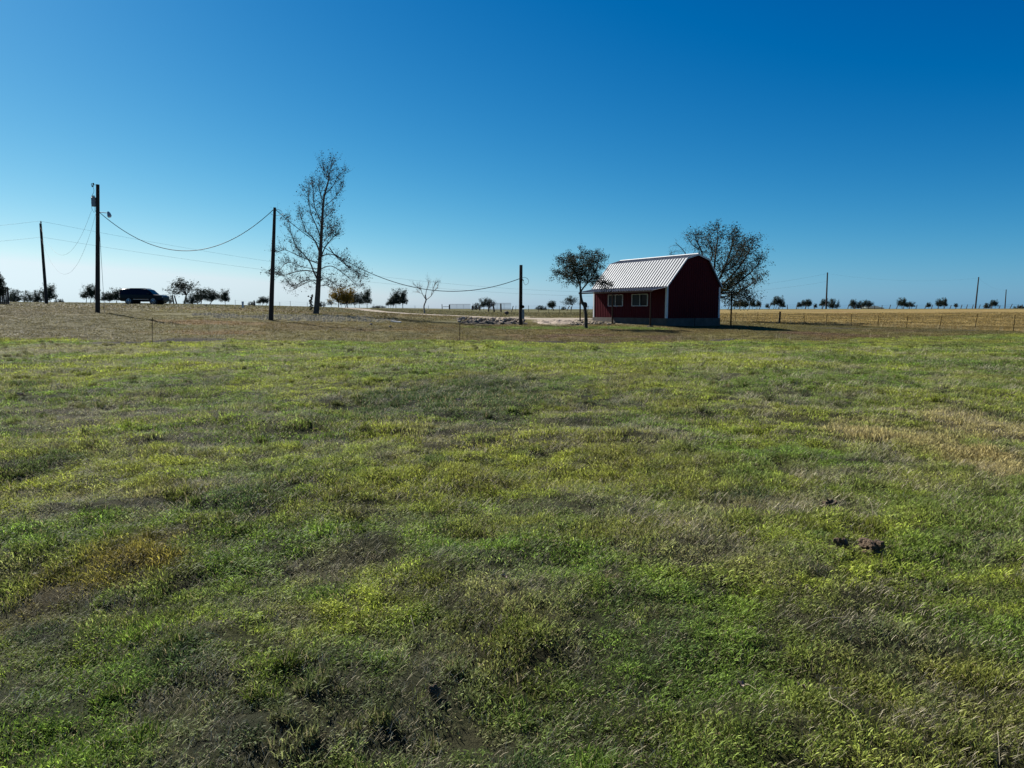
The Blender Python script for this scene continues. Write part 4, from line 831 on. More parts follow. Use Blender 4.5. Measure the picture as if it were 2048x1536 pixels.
# --- big tree behind the barn
Y0 = 69; b0 = ground_at(1418, Y0); S = Tree(31); sy = lambda px, py, dy=0: at(px, py, Y0 + dy) - b0
S.limb([Vector((0, 0, -.3)), Vector((0, 0, 0)), sy(1420, 600), sy(1424, 575)], .32, .24, 10)
BG = [([(1422, 590), (1405, 560), (1385, 530), (1366, 500), (1350, 485)], .10, 1, 0), ([(1405, 560), (1385, 540), (1360, 515), (1338, 508)], .06, -1, 0), ([(1424, 575), (1412, 540), (1402, 500), (1393, 482), (1390, 468)], .12, -.5, .5), ([(1424, 575), (1428, 540), (1432, 500), (1436, 475), (1434, 457)], .14, .6, 1), ([(1426, 580), (1445, 545), (1460, 505), (1466, 480), (1463, 466)], .13, -1, 1), ([(1426, 585), (1455, 560), (1485, 525), (1502, 495), (1508, 482)], .12, .5, 1), ([(1426, 590), (1460, 575), (1495, 550), (1516, 528), (1522, 515)], .11, -.6, 1), ([(1425, 598), (1455, 592), (1485, 580), (1508, 564), (1517, 555)], .09, .8, 1), ([(1440, 588), (1465, 588), (1490, 590), (1502, 596)], .06, -1.2, 1), ([(1435, 585), (1450, 570), (1472, 556), (1492, 540)], .06, -1.8, 1), ([(1430, 560), (1448, 535), (1470, 512), (1478, 492)], .07, -1.6, 1), ([(1440, 592), (1462, 600), (1480, 604)], .05, .6, 1), ([(1412, 540), (1425, 510), (1418, 488), (1411, 472)], .08, 1.4, .8), ([(1445, 545), (1470, 530), (1484, 505), (1490, 485)], .08, 1.4, 1), ([(1430, 570), (1448, 575), (1462, 570), (1478, 560)], .06, -1.5, 1), ([(1402, 500), (1385, 490), (1372, 470)], .05, .5, .15)]
for pp, r, dy, lf in BG:
    n = len(pp); path, rr = S.limb([sy(x, y, dy * (i / (n - 1)) * 2.2) for i, (x, y) in enumerate(pp)], r, .02, 6)
    ln = sum((path[i + 1] - path[i]).length for i in range(len(path) - 1))
    for _ in range(int(ln * (12 if lf > .3 else 5)) + 4):
        p, d = along(path, S.r.uniform(.2, 1)); nd = (d * .5 + Vector((S.r.gauss(0, .7), S.r.gauss(0, .7), S.r.gauss(.1, .55)))).normalized()
        S.twig(p, nd, S.r.uniform(.45, .95), .011, 1, 4, up=.05, wob=.3, droop=.1, leaf=S.r.random() < lf)
S.leaves(5, .14, .12, .6, .3, .85)
S.finish('shade_tree', b0, 'bark_dark', LM['oak'], 'big rounded tree behind the barn, leafy on the right and bare on the left')
# --- small bare tree
Y0 = 84; b0 = ground_at(849, Y0); S = Tree(41); sy = lambda px, py, dy=0: at(px, py, Y0 + dy) - b0
S.limb([Vector((0, 0, -.3)), sy(849, 626), sy(848, 612), sy(852, 600), sy(850, 590)], .10, .07, 8)
for pp, r, dy in [([(851, 598), (845, 588), (840, 578), (828, 570)], .05, -.5), ([(851, 592), (853, 580), (856, 570), (856, 562)], .05, .4), ([(852, 600), (862, 592), (868, 582), (876, 574)], .05, .3), ([(845, 588), (838, 585), (834, 584)], .025, .6), ([(862, 592), (868, 572), (872, 566)], .03, -.6)]:
    n = len(pp); path, rr = S.limb([sy(x, y, dy * (i / (n - 1)) * 1.4) for i, (x, y) in enumerate(pp)], r, .014, 5)
    for _ in range(12):
        p, d = along(path, S.r.uniform(.35, 1)); nd = (d + Vector((S.r.gauss(0, .45), S.r.gauss(0, .45), S.r.gauss(.2, .3)))).normalized(); S.twig(p, nd, S.r.uniform(.4, .8), .014, 1, 3, up=.15, wob=.15, leaf=S.r.random() < .12)
S.leaves(2, .12, .05, .7)
S.finish('bare_sapling', b0, 'bark_pale', LM['syc'], 'small pale leafless tree left of the pipe gates')
# --- evergreen over the board fence
Y0 = 71; b0 = ground_at(-6, Y0); S = Tree(51); S.limb([Vector((0, 0, -.2)), Vector((0, 0, 1.5)), Vector((.1, 0, 3.0))], .16, .04, 8)
for k in range(330):
    z = .3 + 2.75 * S.r.random() ** .8; R_ = 1.15 * (1 - (z / 3.25) ** 1.4) + .12; a = S.r.random() * 6.283
    S.twig(Vector((.05, 0, z)), Vector((math.cos(a), math.sin(a), .35)), R_ * S.r.uniform(.6, 1.15), .014, 0, 0, up=.12, wob=.18)
S.leaves(40, .13, .08, .4)
S.finish('evergreen_tree', b0, 'bark_dark', LM['juniper'], 'dark evergreen rising above the board fence at the left edge')

# --- the small scrub trees on the skyline: built once per form at a height of about 1, then placed
def proto(seed, form, leafm, per=5, lsz=.05):
    S = Tree(seed); R_ = S.r; n = form['stems']
    for i in range(n):
        a = R_.random() * 6.283; lean = form['lean'] * R_.uniform(.3, 1); hh = form['clear'] * R_.uniform(.85, 1.15); w = form['w']
        x0 = form['sp'] * (i - (n - 1) / 2) + R_.uniform(-.03, .03); base = Vector((x0, R_.uniform(-.1, .1), -.06)); top = base + Vector((math.cos(a) * lean + form['tilt'], math.sin(a) * lean, hh + .06))
        path, _ = S.limb([base, base.lerp(top, .5) + Vector((R_.uniform(-.03, .03), 0, 0)), top], .026, .018, 5)
        for k in range(form['br']):
            th = R_.random() * 6.283; rad = w * (.35 + .65 * math.sqrt(R_.random())); zz = hh + (1 - hh) * R_.random() ** .8
            rad *= math.sqrt(max(.1, 1 - ((zz - hh) / (1.02 - hh)) ** 2 * .75)); tgt = Vector((top.x + math.cos(th) * rad, top.y + math.sin(th) * rad, zz))
            p2, _ = S.limb([top, top.lerp(tgt, .5) + Vector((0, 0, .04)), tgt], .011, .004, 3, S.tw)
            for _ in range(4): S.twig(p2[R_.randint(len(p2) // 3, len(p2) - 1)], (tgt - top).normalized() + Vector((R_.gauss(0, .6), R_.gauss(0, .6), R_.gauss(.2, .5))), R_.uniform(.07, .17), .004, 0, 0, up=.1, wob=.3)
    S.leaves(per * 4, lsz * 1.2, .055, .5)
    t, k = S.finish('skyline_tree', (0, 0, 0), 'bark_dark', leafm, None); return t, k
PR = {
 'round': proto(61, dict(stems=1, lean=.05, clear=.28, w=.42, sp=0, br=34, tilt=0), LM['mes'], 6),
 'wide': proto(62, dict(stems=2, lean=.12, clear=.25, w=.48, sp=.4, br=26, tilt=.03), LM['mes'], 6),
 'bush': proto(63, dict(stems=4, lean=.25, clear=.06, w=.42, sp=.3, br=16, tilt=0), LM['mes'], 6),
 'wind': proto(64, dict(stems=3, lean=.05, clear=.30, w=.36, sp=.3, br=20, tilt=.16), LM['mes'], 5),
 'slim': proto(65, dict(stems=1, lean=.03, clear=.22, w=.26, sp=0, br=30, tilt=0), LM['mes'], 6),
 'gold': proto(66, dict(stems=2, lean=.1, clear=.25, w=.46, sp=.45, br=30, tilt=0), LM['gold'], 5),
 'loose': proto(67, dict(stems=1, lean=.05, clear=.35, w=.50, sp=0, br=22, tilt=.05), LM['mes'], 4),
}
WID = {'round': .82, 'wide': 1.2, 'bush': 1.35, 'wind': 1.2, 'slim': .52, 'gold': 1.2, 'loose': .9}
TL = [  # left, right, top, base pixel of each, metres ahead, form, label
 (16, 53, 580, 604, 118, 'bush', 'low bushy scrub on the skyline right beside the board fence'),
 (62, 93, 581, 604, 118, 'bush', 'low scrub tree behind the leaning pole, on its left'),
 (88, 117, 572, 604, 119, 'round', 'taller scrub tree behind the leaning pole, on its right'),
 (113, 128, 598, 605, 116, 'bush', 'tiny bush between the leaning pole and the transformer pole'),
 (164, 196, 571, 605, 114, 'wind', 'scrub tree just left of the transformer pole base'),
 (202, 226, 585, 605, 116, 'wide', 'scrub tree just right of the transformer pole'),
 (220, 250, 580, 605, 117, 'round', 'scrub tree touching the tail of the black car'),
 (318, 343, 590, 606, 112, 'bush', 'bush peeping out behind the bonnet of the black car'),
 (336, 396, 561, 607, 106, 'loose', 'largest skyline tree, rounded, just right of the black car'),
 (374, 398, 588, 608, 104, 'bush', 'low bush filling the gap under the largest skyline tree'),
 (385, 434, 578, 608, 107, 'wide', 'spreading skyline tree next right of the largest one'),
 (440, 464, 582, 609, 108, 'round', 'lone round skyline tree left of the white marker'),
 (498, 509, 603, 610, 106, 'bush', 'tiny bush left of the dark stump post'),
 (512, 537, 594, 611, 110, 'wind', 'windswept small tree just left of the middle pole'),
 (634, 649, 603, 613, 116, 'bush', 'low bush behind the sycamore trunk'),
 (652, 670, 601, 614, 120, 'loose', 'small loose tree left of the yellow-leaved tree'),
 (662, 712, 575, 614, 116, 'gold', 'yellow and orange leaved tree right of the sycamore'),
 (676, 706, 590, 614, 121, 'round', 'dark green tree showing under the yellow crown'),
 (704, 728, 586, 615, 118, 'wide', 'dark tree between the yellow tree and the slim green one'),
 (724, 746, 580, 615, 119, 'round', 'slim-trunked green tree at the right end of the group beside the yellow tree'),
 (746, 768, 611, 617, 128, 'bush', 'low flat bush on the horizon right of the yellow tree group'),
 (771, 790, 597, 616, 128, 'wind', 'short tree at the left of the three joined trees'),
 (782, 803, 583, 616, 129, 'round', 'middle tree of the three joined dark trees'),
 (794, 819, 582, 616, 130, 'round', 'right tree of the three joined dark trees, left of the bare sapling'),
 (946, 960, 606, 618, 140, 'bush', 'bush behind the post between the two pipe gates'),
 (957, 985, 597, 618, 142, 'wide', 'dark tree between the two pipe gates'),
 (1073, 1091, 611, 619, 160, 'bush', 'low bush right of the meter pole on the horizon'),
 (1096, 1111, 602, 619, 158, 'slim', 'narrow tree on the horizon right of the meter pole'),
 (1123, 1131, 613, 619, 160, 'bush', 'tiny bush left of the crooked tree trunk'),
 (1126, 1158, 594, 619, 158, 'loose', 'round-headed skyline tree just left of the crooked tree trunk'),
 (1463, 1477, 602, 617, 190, 'wind', 'first skyline tree right of the awning post'), (1473, 1490, 600, 617, 192, 'wind', 'second skyline tree right of the awning post'), (1485, 1496, 602, 617, 191, 'slim', 'slim skyline tree right of the awning pair'),
 (1497, 1512, 599, 617, 190, 'round', 'skyline tree above the second steel fence post, its left half'), (1509, 1521, 602, 617, 193, 'wind', 'skyline tree above the second steel fence post, its right half'),
 (1530, 1539, 608, 617, 190, 'round', 'small skyline bush left of the tall tree over the thick fence post'), (1539, 1564, 594, 617, 191, 'wind', 'tallest of the skyline trees, above the thick wooden fence post'), (1558, 1572, 604, 617, 193, 'round', 'small tree touching the tallest skyline tree on its right'),
 (1591, 1603, 605, 617, 190, 'wind', 'left tree of the group left of the first far line pole'), (1599, 1612, 601, 617, 192, 'wind', 'middle tree of the group left of the first far line pole'), (1611, 1622, 599, 617, 191, 'slim', 'upright cedar-like tree left of the first far line pole'), (1627, 1635, 608, 617, 190, 'round', 'tiny round tree nearest the left of the first far line pole'),
 (1637, 1654, 599, 617, 193, 'wind', 'tree touching the first far line pole on its left'), (1655, 1675, 598, 617, 194, 'bush', 'bushy tree touching the first far line pole on its right'),
 (1696, 1711, 600, 617, 190, 'wind', 'left tree of the long clump before the low dark roof'), (1706, 1726, 604, 617, 192, 'bush', 'middle bush of the long clump before the low dark roof'), (1718, 1741, 601, 617, 194, 'wide', 'right tree of the long clump before the low dark roof'),
 (1793, 1815, 598, 617, 190, 'round', 'round dark tree right of the low dark roof'), (1811, 1830, 604, 617, 192, 'wide', 'lower tree joined to the round dark one right of the low roof'),
 (1851, 1862, 606, 617, 190, 'round', 'little round tree midway between the low roof and the leaning far pole'), (1869, 1884, 600, 617, 192, 'round', 'left half of the dense double tree left of the leaning far pole'), (1880, 1895, 598, 617, 193, 'round', 'right half of the dense double tree left of the leaning far pole'), (1908, 1915, 607, 617, 190, 'slim', 'tiny egg-shaped tree between the double tree and the leaning far pole'),
 (1967, 1979, 606, 617, 190, 'bush', 'small bush just right of the leaning far pole'), (1975, 1994, 601, 617, 192, 'wind', 'windswept tree between the last two far line poles'), (2030, 2050, 611, 617, 230, 'bush', 'low bush at the very right end of the skyline')]
ri = random.Random(9); used = {}
for (l, r, tp_, bs, Y, form, lab) in TL:
    t0, kids = PR[form]; cxp = (l + r) / 2; g = ground_at(cxp, Y); s = Y / FPX; Z = at(cxp, bs, Y).z; h = at(cxp, tp_, Y).z - g.z; w = (r - l) * s / WID[form]
    sc = (w, max(w, h) * .8, h); rz = ri.choice((0, math.pi, .3, -.3)) if form != 'wind' else ri.uniform(-.3, .3)
    g.z -= .03
    if form not in used:
        used[form] = 1; t0.location = g; t0.scale = sc; t0.rotation_euler = (0, 0, rz); t0['label'] = lab; t0['group'] = 'small trees and bushes on the skyline'; t0['category'] = 'tree'
        c = t0
    else: c = copy_tree(t0, kids, g, rz, sc, lab)
    if form == 'bush': c['category'] = 'bush'
# low far roof
b = ground_at(1751, 215); q = MB(); q.box(-2.4, 2.4, 0, 4, -.4, .35); hs_ = thing('far_shed', b, 'low dark roof of a distant shed on the right skyline', 'shed'); q.build('wall', M['farwall'], hs_)
zt = at(1751, 611.8, 215).z - b.z; q = MB(); q.add([(-2.7, -.3, .3), (2.7, -.3, .3), (2.7, 4.3, .3), (-2.7, 4.3, .3), (-2.3, 2, zt), (1.3, 2, zt)], [(0, 1, 5, 4), (1, 2, 5), (2, 3, 4, 5), (3, 0, 4), (0, 3, 2, 1)]); q.build('roof', M['farroof'], hs_)

# ------------------------------------------------------------------ black car on the ridge, nose to the right
def make_car(loc, rz, label):
    car = thing('black_suv', loc, label, 'car', rz=rz)
    st = [  # x, lower edge, sill half width, belt z, belt half width, roof z, roof half width
     (-2.86, .62, .80, .98, .84, 1.02, .80), (-2.83, .42, .90, 1.12, .93, 1.30, .88), (-2.78, .36, .96, 1.16, .98, 1.84, .80), (-2.55, .34, .99, 1.17, 1.0, 1.86, .76), (-2.0, .34, 1.0, 1.17, 1.01, 1.90, .76),
     (-1.0, .34, 1.0, 1.16, 1.01, 1.92, .76), (0.0, .34, 1.0, 1.14, 1.01, 1.91, .76), (.55, .34, 1.0, 1.13, 1.01, 1.87, .75), (.85, .34, 1.0, 1.12, 1.01, 1.78, .74), (1.20, .34, 1.0, 1.12, 1.0, 1.50, .78), (1.52, .34, 1.0, 1.13, .99, 1.20, .84),
     (1.62, .34, 1.0, 1.12, .98, 1.17, .86), (2.2, .36, .99, 1.06, .95, 1.13, .82), (2.6, .38, .96, 1.0, .90, 1.07, .74), (2.78, .44, .90, .92, .84, .98, .68), (2.86, .52, .80, .82, .76, .86, .60)]
    mb = MB(); n = None
    for (x, z0, w0, zb, wb, zr, wr) in st:
        half = [(w0 * .8, z0), (w0, z0 + .1), (wb + .01, (z0 + zb) / 2), (wb, zb), (wb - .03, zb + .02), (wr + .04, zr - .06), (wr - .06, zr), (0, zr + .02)]
        sec = [(x, -a, z) for a, z in half] + [(x, a, z) for a, z in half[-2::-1]]; n = len(sec); mb.v += sec; mb.a += [0] * n
    for i in range(len(st) - 1):
        for j in range(n): a = i * n + j; b_ = i * n + (j + 1) % n; mb.f.append((a, a + n, b_ + n, b_))
    mb.f.append(tuple(range(n))); mb.f.append(tuple((len(st) - 1) * n + j for j in range(n - 1, -1, -1)))
    body = mb.build('body', M['car'], car)
    for x in (-1.62, 1.62):
        for sd in (-1, 1):
            y = sd * .90
            q = MB(); q.tube([(x, sd * .62, .385), (x, sd * 1.035, .385)], .50, 24); q.build('wheel_arch', M['tyre'], car)
            q = MB(); pts = []
            q.tube([(x, sd * .80, .385), (x, sd * .82, .385), (x, sd * 1.03, .385), (x, sd * 1.05, .385)], [.36, .40, .40, .36], 28); ty = q.build('wheel', M['tyre'], car)
            q = MB(); q.tube([(x, sd * 1.04, .385), (x, sd * 1.058, .385)], .09, 14)
            for k in range(6):
                a = k * math.pi / 3 + .3; q.tube([(x + math.cos(a) * .05, sd * 1.056, .385 + math.sin(a) * .05), (x + math.cos(a) * .27, sd * 1.056, .385 + math.sin(a) * .27)], [.05, .035], 6)
            m_ = 28; v = []
            for rr_ in (.265, .30):
                for yy in (1.052, 1.066): v += [(x + math.cos(6.283 * j / m_) * rr_, sd * yy, .385 + math.sin(6.283 * j / m_) * rr_) for j in range(m_)]
            f = []
            for j in range(m_):
                j2 = (j + 1) % m_; f += [(j, j2, m_ + j2, m_ + j), (2 * m_ + j, 2 * m_ + j2, 3 * m_ + j2, 3 * m_ + j), (m_ + j, m_ + j2, 3 * m_ + j2, 3 * m_ + j), (j, j2, 2 * m_ + j2, 2 * m_ + j)]
            q.add(v, f); q.build('rim', M['rim'], ty)
    def side_quad(pts, sd, off=.012):
        return [(x, sd * (y + off), z) for x, y, z in pts]
    def gl(name, xz, m):
        for sd in (-1, 1):
            v = []
            for x, fr in xz:
                zb = np.interp(x, [s[0] for s in st], [s[3] for s in st]) + .02; zr = np.interp(x, [s[0] for s in st], [s[5] for s in st]) - .06
                wb = np.interp(x, [s[0] for s in st], [s[4] for s in st]) - .03; wr = np.interp(x, [s[0] for s in st], [s[6] for s in st]) + .04
                v.append((x, sd * (wb + (wr - wb) * fr + .012), zb + (zr - zb) * fr))
            q = MB(); q.add(v, [tuple(range(len(v)))]); q.build(name, M[m], car)
    gl('side_window', [(-2.5, .08), (-1.62, .08), (-1.62, .9), (-2.42, .9)], 'carglass'); gl('side_window', [(-1.5, .08), (-.45, .08), (-.45, .9), (-1.5, .9)], 'carglass'); gl('side_window', [(-.35, .08), (1.25, .08), (.95, .75), (.45, .9), (-.35, .9)], 'carglass')
    q = MB(); q.add([(1.50, -.76, 1.22), (1.50, .76, 1.22), (.90, .68, 1.76), (.90, -.68, 1.76)], [(0, 1, 2, 3)]); q.v = [(x + .03, y, z + .02) for x, y, z in q.v]; q.build('windscreen', M['carglass'], car)
    q = MB(); q.add([(-2.79, -.74, 1.22), (-2.79, .74, 1.22), (-2.70, .68, 1.72), (-2.70, -.68, 1.72)], [(0, 1, 2, 3)]); q.v = [(x - .03, y, z) for x, y, z in q.v]; q.build('rear_window', M['carglass'], car)
    for sd in (-1, 1):
        q = MB(); q.box(-1.0, 1.05, sd * 1.012 - .012, sd * 1.012 + .012, .56, .60); q.build('chrome_strip', M['chrome'], car)
        q = MB(); q.box(-2.3, .5, sd * .70 - .02, sd * .70 + .02, 1.93, 1.97); q.build('roof_rail', M['tyre'], car)
        q = MB(); q.tube([(1.05, sd * .95, 1.18), (1.08, sd * 1.12, 1.24)], .03, 6); q.box(.98, 1.16, sd * 1.2 - .1, sd * 1.2 + .1, 1.17, 1.36); q.build('mirror', M['car'], car)
        q = MB(); q.box(2.62, 2.82, sd * .72 - .14, sd * .72 + .14, .80, .92); q.build('headlight', M['lens_clear'], car)
        q = MB(); q.box(-2.82, -2.74, sd * .86 - .06, sd * .86 + .06, .95, 1.55); q.build('tail_light', M['lens_red'], car)
        q = MB(); q.box(-.9, 1.0, sd * .93 - .07, sd * .93 + .07, .30, .35); q.build('side_step', M['tyre'], car)
        for x in (-.55, .45): q = MB(); q.box(x, x + .2, sd * 1.02 - .01, sd * 1.02 + .015, 1.0, 1.03); q.build('door_handle', M['car'], car)
    q = MB(); q.box(-2.92, -2.70, -.9, .9, .42, .62); q.build('rear_bumper', M['car'], car); q = MB(); q.box(2.72, 2.90, -.84, .84, .40, .58); q.build('front_bumper', M['car'], car); q = MB(); q.box(-2.86, -2.60, -.7, .7, 1.84, 1.89); q.build('spoiler', M['tyre'], car)
    return car
cb = ground_at(291, 90); sv_ = make_car(Vector((cb.x, cb.y, cb.z + .04)), math.radians(-2), 'black four-door sport utility car parked on the ridge at the left'); sv_.scale = (.92, .92, .96)

# ------------------------------------------------------------------ broken concrete and soil beside the meter pole
def rock(seed, s=(1, 1, 1), sub=2, rough=.35):
    bm = bmesh.new(); bmesh.ops.create_icosphere(bm, subdivisions=sub, radius=.5); r = random.Random(seed)
    pl = [(Vector((r.gauss(0, 1), r.gauss(0, 1), r.gauss(0, 1))).normalized(), r.uniform(.28, .45)) for _ in range(9)]
    for v in bm.verts:
        for n_, d_ in pl:
            k = v.co.dot(n_) - d_
            if k > 0: v.co -= n_ * k
        v.co *= 1 + r.uniform(-.04, .04)
    me = bpy.data.meshes.new('chunk'); bm.to_mesh(me); bm.free(); return me
rocks = [rock(100 + i, sub=2) for i in range(8)]
for m_ in rocks: m_.materials.append(M['stone'])
rr_ = random.Random(17); c0 = ground_at(985, 56.5)
pile = thing('rubble_bank', c0, 'bank of broken pale rock and soil chunks left of the meter pole', 'rubble')
def chunk(px, Y, s, parent, dz=0, fl=.7):
    g = ground_at(px, Y); o = bpy.data.objects.new('chunk', rr_.choice(rocks)); C.objects.link(o); o.parent = parent
    o.location = Vector((g.x, g.y, gz(g.x, g.y) + s * fl * .18 + dz)) - parent.location; o.rotation_euler = (rr_.uniform(-.3, .3), rr_.uniform(-.3, .3), rr_.random() * 6.28); o.scale = (s * rr_.uniform(.8, 1.4), s * rr_.uniform(.7, 1.1), s * fl)
# soil bank under the chunks
def mound(name, rows, m, label=None, kind=None, seed=1, amp=.10):
    """rows: px-left, px-right, Y front, Y back, height -> bumpy heap over the ground"""
    (pl_, pr_, ya, yb_, hh) = rows; mb = MB(); nu, nv = 110, 26
    for j in range(nv + 1):
        for i in range(nu + 1):
            Y = ya + (yb_ - ya) * j / nv; px = pl_ + (pr_ - pl_) * i / nu; x = at(px, 620, Y).x
            e = min(1, 5 * min(i / nu, 1 - i / nu)) ; f = math.sin(math.pi * min(1, max(0, j / nv))) ** .6
            nn = fbm(np.array([x]), np.array([Y]), .8, seed, 4)[0]; rut = .5 + .5 * math.sin(x * 2.1 + Y * 3.3 + 3 * nn) if name == 'chalk_bank' else 1.0; hh_ = hh * (.45 + .55 * rut); z = gz(x, Y) - .06 + e * f * hh_ * (.45 + 1.1 * nn) + (fbm(np.array([x]), np.array([Y]), .25, seed + 3, 2)[0] - .5) * amp * e * f
            mb.v.append((x, Y, z)); mb.a.append(0)
    for j in range(nv):
        for i in range(nu): a = j * (nu + 1) + i; mb.f.append((a, a + 1, a + nu + 2, a + nu + 1))
    return mb.build(name, m)
M['soilbank'] = mat('soil_bank', (.085, .07, .055), .95, var=.4, vscale=2.5, bump=.9, bscale=7)
M['chalkbank'] = mat('chalk_bank', (.30, .245, .185), .95, var=.5, vscale=1.2, bump=.6, bscale=5)
tag(mound('soil_bank', (912, 1062, 55.6, 58.6, .34), M['soilbank'], seed=3, amp=.18), kind='structure')
tag(mound('chalk_bank', (1068, 1156, 55.5, 60.5, .22), M['chalkbank'], seed=13, amp=.16), kind='structure')
for k in range(210):
    px = rr_.uniform(914, 1048); u = rr_.random(); Y = 55.9 + 2.3 * u; big = rr_.random() < (.75 if px > 975 else .45)
    chunk(px, Y, rr_.uniform(.2, .4) if big else rr_.uniform(.1, .2), pile, .10 + .22 * math.sin(math.pi * min(1, u)))
p2 = thing('rubble_heap', ground_at(1185, 55.5), 'dark low heap of clods and stones behind the crooked tree trunk', 'rubble')
for k in range(40): chunk(rr_.uniform(1140, 1222), rr_.uniform(53.6, 56.5), rr_.uniform(.12, .36), p2, .02)
# scattered chips over the bare strips
q = MB(); rs = random.Random(23)
ico = rock(77, sub=1); iv = [v.co.copy() for v in ico.vertices]; ifc = [tuple(p.vertices) for p in ico.polygons]
def chips(px0, px1, Y0_, Y1_, n, s0, s1):
    for _ in range(n):
        px = rs.uniform(px0, px1); Y = rs.uniform(Y0_, Y1_); x = at(px, 620, Y).x
        cf_, bare, g_ = far_colour(np.array([x]), np.array([Y]))
        if bare[0] < .35: continue
        s = rs.uniform(s0, s1); a = rs.random() * 6.28; z = gz(x, Y); c, s2 = math.cos(a), math.sin(a)
        q.add([(x + (v.x * c - v.y * s2) * s, Y + (v.x * s2 + v.y * c) * s, z + v.z * s * .6) for v in iv], ifc)
chips(380, 860, 52, 70, 4200, .06, .26); lipn = 0
for _ in range(1500):
    px = rs.uniform(150, 560) if rs.random() < .7 else rs.uniform(1040, 1500); Y = rs.uniform(33, 38); x = at(px, 620, Y).x; X1, Y1 = np.array([x]), np.array([Y])
    if lip_at(X1, Y1, edge_y(X1, Y1))[0] < .3: continue
    s = rs.uniform(.03, .10); z = gz(x, Y); q.add([(x + v.x * s, Y + v.y * s, z + v.z * s * .6) for v in iv], ifc)
chips(920, 1260, 53, 62, 900, .05, .18); chips(150, 420, 56, 75, 500, .05, .14)
M['chips'] = mat('stone_chips', (.24, .215, .14), .9, var=.5, vscale=2)
tag(q.build('stone_chips', M['chips']), kind='stuff')
# low ledges of earth and a short pale board near the sycamore
x, y = gp(792, 645); b = Vector((x, y, gz(x, y))); q = MB(); q.box(-.55, .55, -.07, .07, .03, .09); o = q.build('pale_board', M['trim'], loc=b); o.rotation_euler = (.05, .06, -.75); tag(o, 'short pale board lying on the bare ground right of the sycamore', 'board')
for px, py, s, lab in ((741.5, 651, .26, 'pale rounded stone lying on the brown strip right of the sycamore, left of two'), (780, 654.5, .2, 'pale small stone on the brown strip, right of two'), (1013, 632.5, .55, 'dark clod perched on top of the rubble bank beside the meter pole'), (411, 612, .35, 'dark round clump in the grass below the spreading skyline tree')):
    x, y = gp(px, py); g = Vector((x, y, gz(x, y) + s * .2)); o = bpy.data.objects.new('stone', rock(int(px)).copy()); o.data.materials.append(M['stone'] if 'pale' in lab else M['bark']); C.objects.link(o); o.location = g + (Vector((0, 0, .25)) if px == 1013 else Vector((0, 0, 0))); o.scale = (s, s, s * .8); tag(o, lab, 'stone')

# ------------------------------------------------------------------ small things lying in the near grass
def flaky(seed, n, R_, label, loc, m='clod'):
    r = random.Random(seed); q = MB()
    for k in range(n):
        t = k / n; rad = R_ * (1 - .55 * t); a0 = r.random() * 6.28; cx_, cy_ = r.gauss(0, R_ * .28), r.gauss(0, R_ * .22); z = .012 + t * R_ * .62; mm = 9
        ring = [rad * r.uniform(.35, .62) for _ in range(mm)]; tl_ = (r.gauss(0, .25), r.gauss(0, .25)); v = []
        for h_, sc_ in ((0, .8), (.012, 1), (.026, .82)):
            v += [(cx_ + math.cos(6.283 * j / mm) * ring[j] * sc_, cy_ + math.sin(6.283 * j / mm) * ring[j] * sc_, z + h_ + tl_[0] * math.cos(6.283 * j / mm) * ring[j] + tl_[1] * math.sin(6.283 * j / mm) * ring[j]) for j in range(mm)]
        v.append((cx_, cy_, z + .03)); f = [(l * mm + j, l * mm + (j + 1) % mm, (l + 1) * mm + (j + 1) % mm, (l + 1) * mm + j) for l in range(2) for j in range(mm)] + [(2 * mm + j, 2 * mm + (j + 1) % mm, 3 * mm) for j in range(mm)]; f.append(tuple(range(mm - 1, -1, -1))); q.add(v, f)
    o = q.build('dung_clod', M[m], loc=loc); return tag(o, label, 'clod')
def gpt(px, py, dz=0): x, y = gp(px, py); return Vector((x, y, gz(x, y) + dz))
flaky(1, 16, .105, 'large dry flaky brown clod lying in the grass at the right foreground', gpt(1742, 1116, .0))
flaky(2, 6, .055, 'small brown crumb of clod just left of the large flaky clod', gpt(1676, 1114, .0))
flaky(3, 7, .07, 'dark flaky clod in the dead grass at the upper right of the large one', gpt(1655, 1030, .0))
o = flaky(8, 7, .05, 'curled dark scrap of bark in the grass near the bottom centre', gpt(868, 1376, .0)); o.name = 'bark_scrap'; o['category'] = 'bark'; o.scale = (1.1, .5, .8); o.rotation_euler = (0, 0, .6)
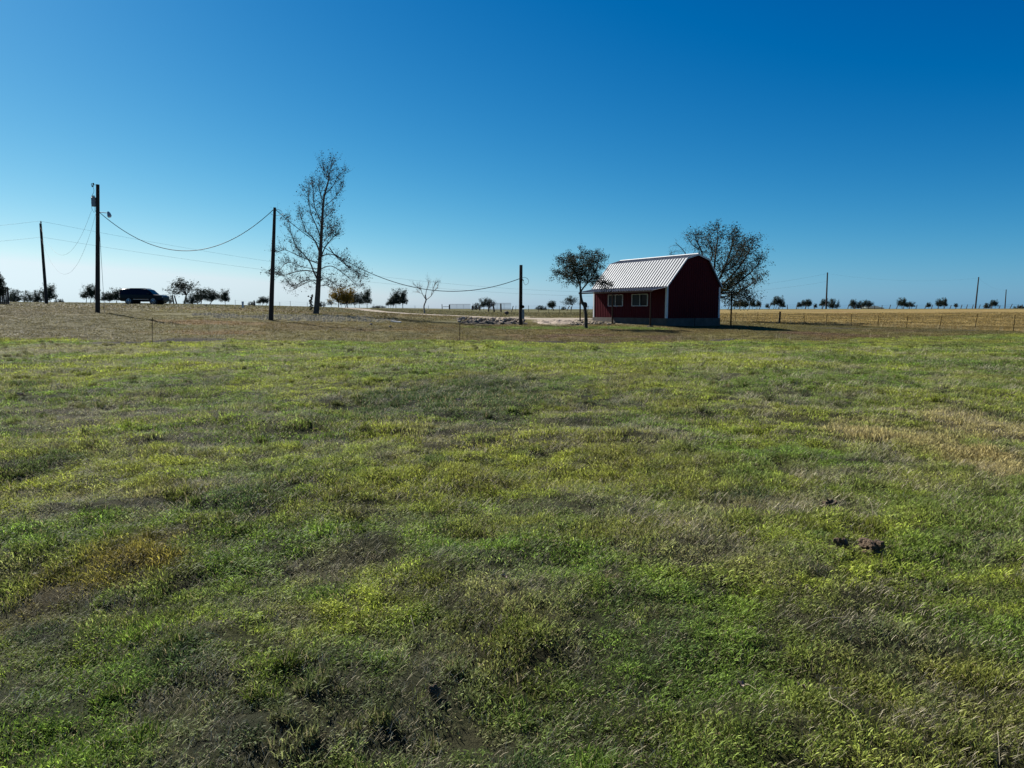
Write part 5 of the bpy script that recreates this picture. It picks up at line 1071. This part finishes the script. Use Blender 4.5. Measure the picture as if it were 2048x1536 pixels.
def leafobj(px, py, s, rz, label, m='deadleaf'):
    q = MB(); n = 7; r = random.Random(int(px)); v = [(0, 0, .012)]
    for k in range(n * 2): a = math.pi * k / n; rad = s * (.5 if k % 2 else .95) * r.uniform(.75, 1.1); v.append((math.cos(a) * rad, math.sin(a) * rad * .7, .012 + abs(math.sin(a * 1.5)) * s * .45))
    q.add(v, [(0, k + 1, (k + 1) % (2 * n) + 1) for k in range(2 * n)]); q.add([(x, y, z - .003) for x, y, z in v], [(0, (k + 1) % (2 * n) + 1, k + 1) for k in range(2 * n)])
    o = q.build('fallen_leaf', M[m], loc=gpt(px, py, .035)); o.rotation_euler = (.35, .2, rz); tag(o, label, 'leaf', 'fallen leaves in the near grass')
leafobj(559, 970, .06, .2, 'pale fallen leaf in the grass left of centre'); leafobj(1007, 1184, .035, 1.2, 'small tan fallen leaf above the bottom centre'); leafobj(1338, 762, .10, .7, 'pale leaf on the far green grass below the barn window'); leafobj(2020, 1020, .04, 2, 'tan leaf at the right edge of the grass')
leafobj(916, 810, .09, .5, 'pale leaf on the grassy rise left of the picture middle'); leafobj(42, 798, .10, .5, 'pale leaf in the grass near the left edge')
leafobj(1480, 1372, .03, .5, 'small pale curled leaf in the dead patch at lower right'); leafobj(1600, 1385, .035, 1.5, 'tan crumpled leaf right of the small pale curled leaf')
def stem(pts, r, label):
    P_ = [gpt(px, py, dz) for px, py, dz in pts]; c = P_[0].copy(); S_ = Tree(1); out, _ = S_.limb([p - c for p in P_], r, r * .5, 5)
    o = S_.w.build('dry_stem', M['drystem'], loc=c); tag(o, label, 'stem', 'dry pale stems lying on the grass')
stem([(1686, 1375, .06), (1660, 1395, .05), (1662, 1415, .05), (1680, 1432, .06), (1702, 1443, .06), (1714, 1460, .05), (1724, 1473, .04)], .0014, 'long crooked pale stem lying in the lower right grass')
stem([(1994, 1480, .07), (1996, 1500, .06), (2000, 1518, .05)], .0014, 'short pale stem at the bottom right corner')
stem([(1490, 1372, .05), (1500, 1385, .06), (1514, 1398, .05)], .0011, 'short curved stem left of the long crooked one')
stem([(1712, 1030, .08), (1724, 1024, .11), (1738, 1030, .10), (1744, 1050, .05), (1725, 1056, .05), (1712, 1052, .05)], .0016, 'arched pale stem above the large flaky clod')
stem([(1612, 1270, .07), (1650, 1262, .08), (1688, 1258, .07), (1700, 1252, .08)], .0018, 'thin straight stem above the long crooked stem')
stem([(822, 1248, .08), (826, 1258, .06), (832, 1268, .03)], .0018, 'short bright stem left of the bottom centre')
stem([(415, 1330, .1), (440, 1322, .06), (412, 1345, .05)], .0018, 'forked straw at the lower left')
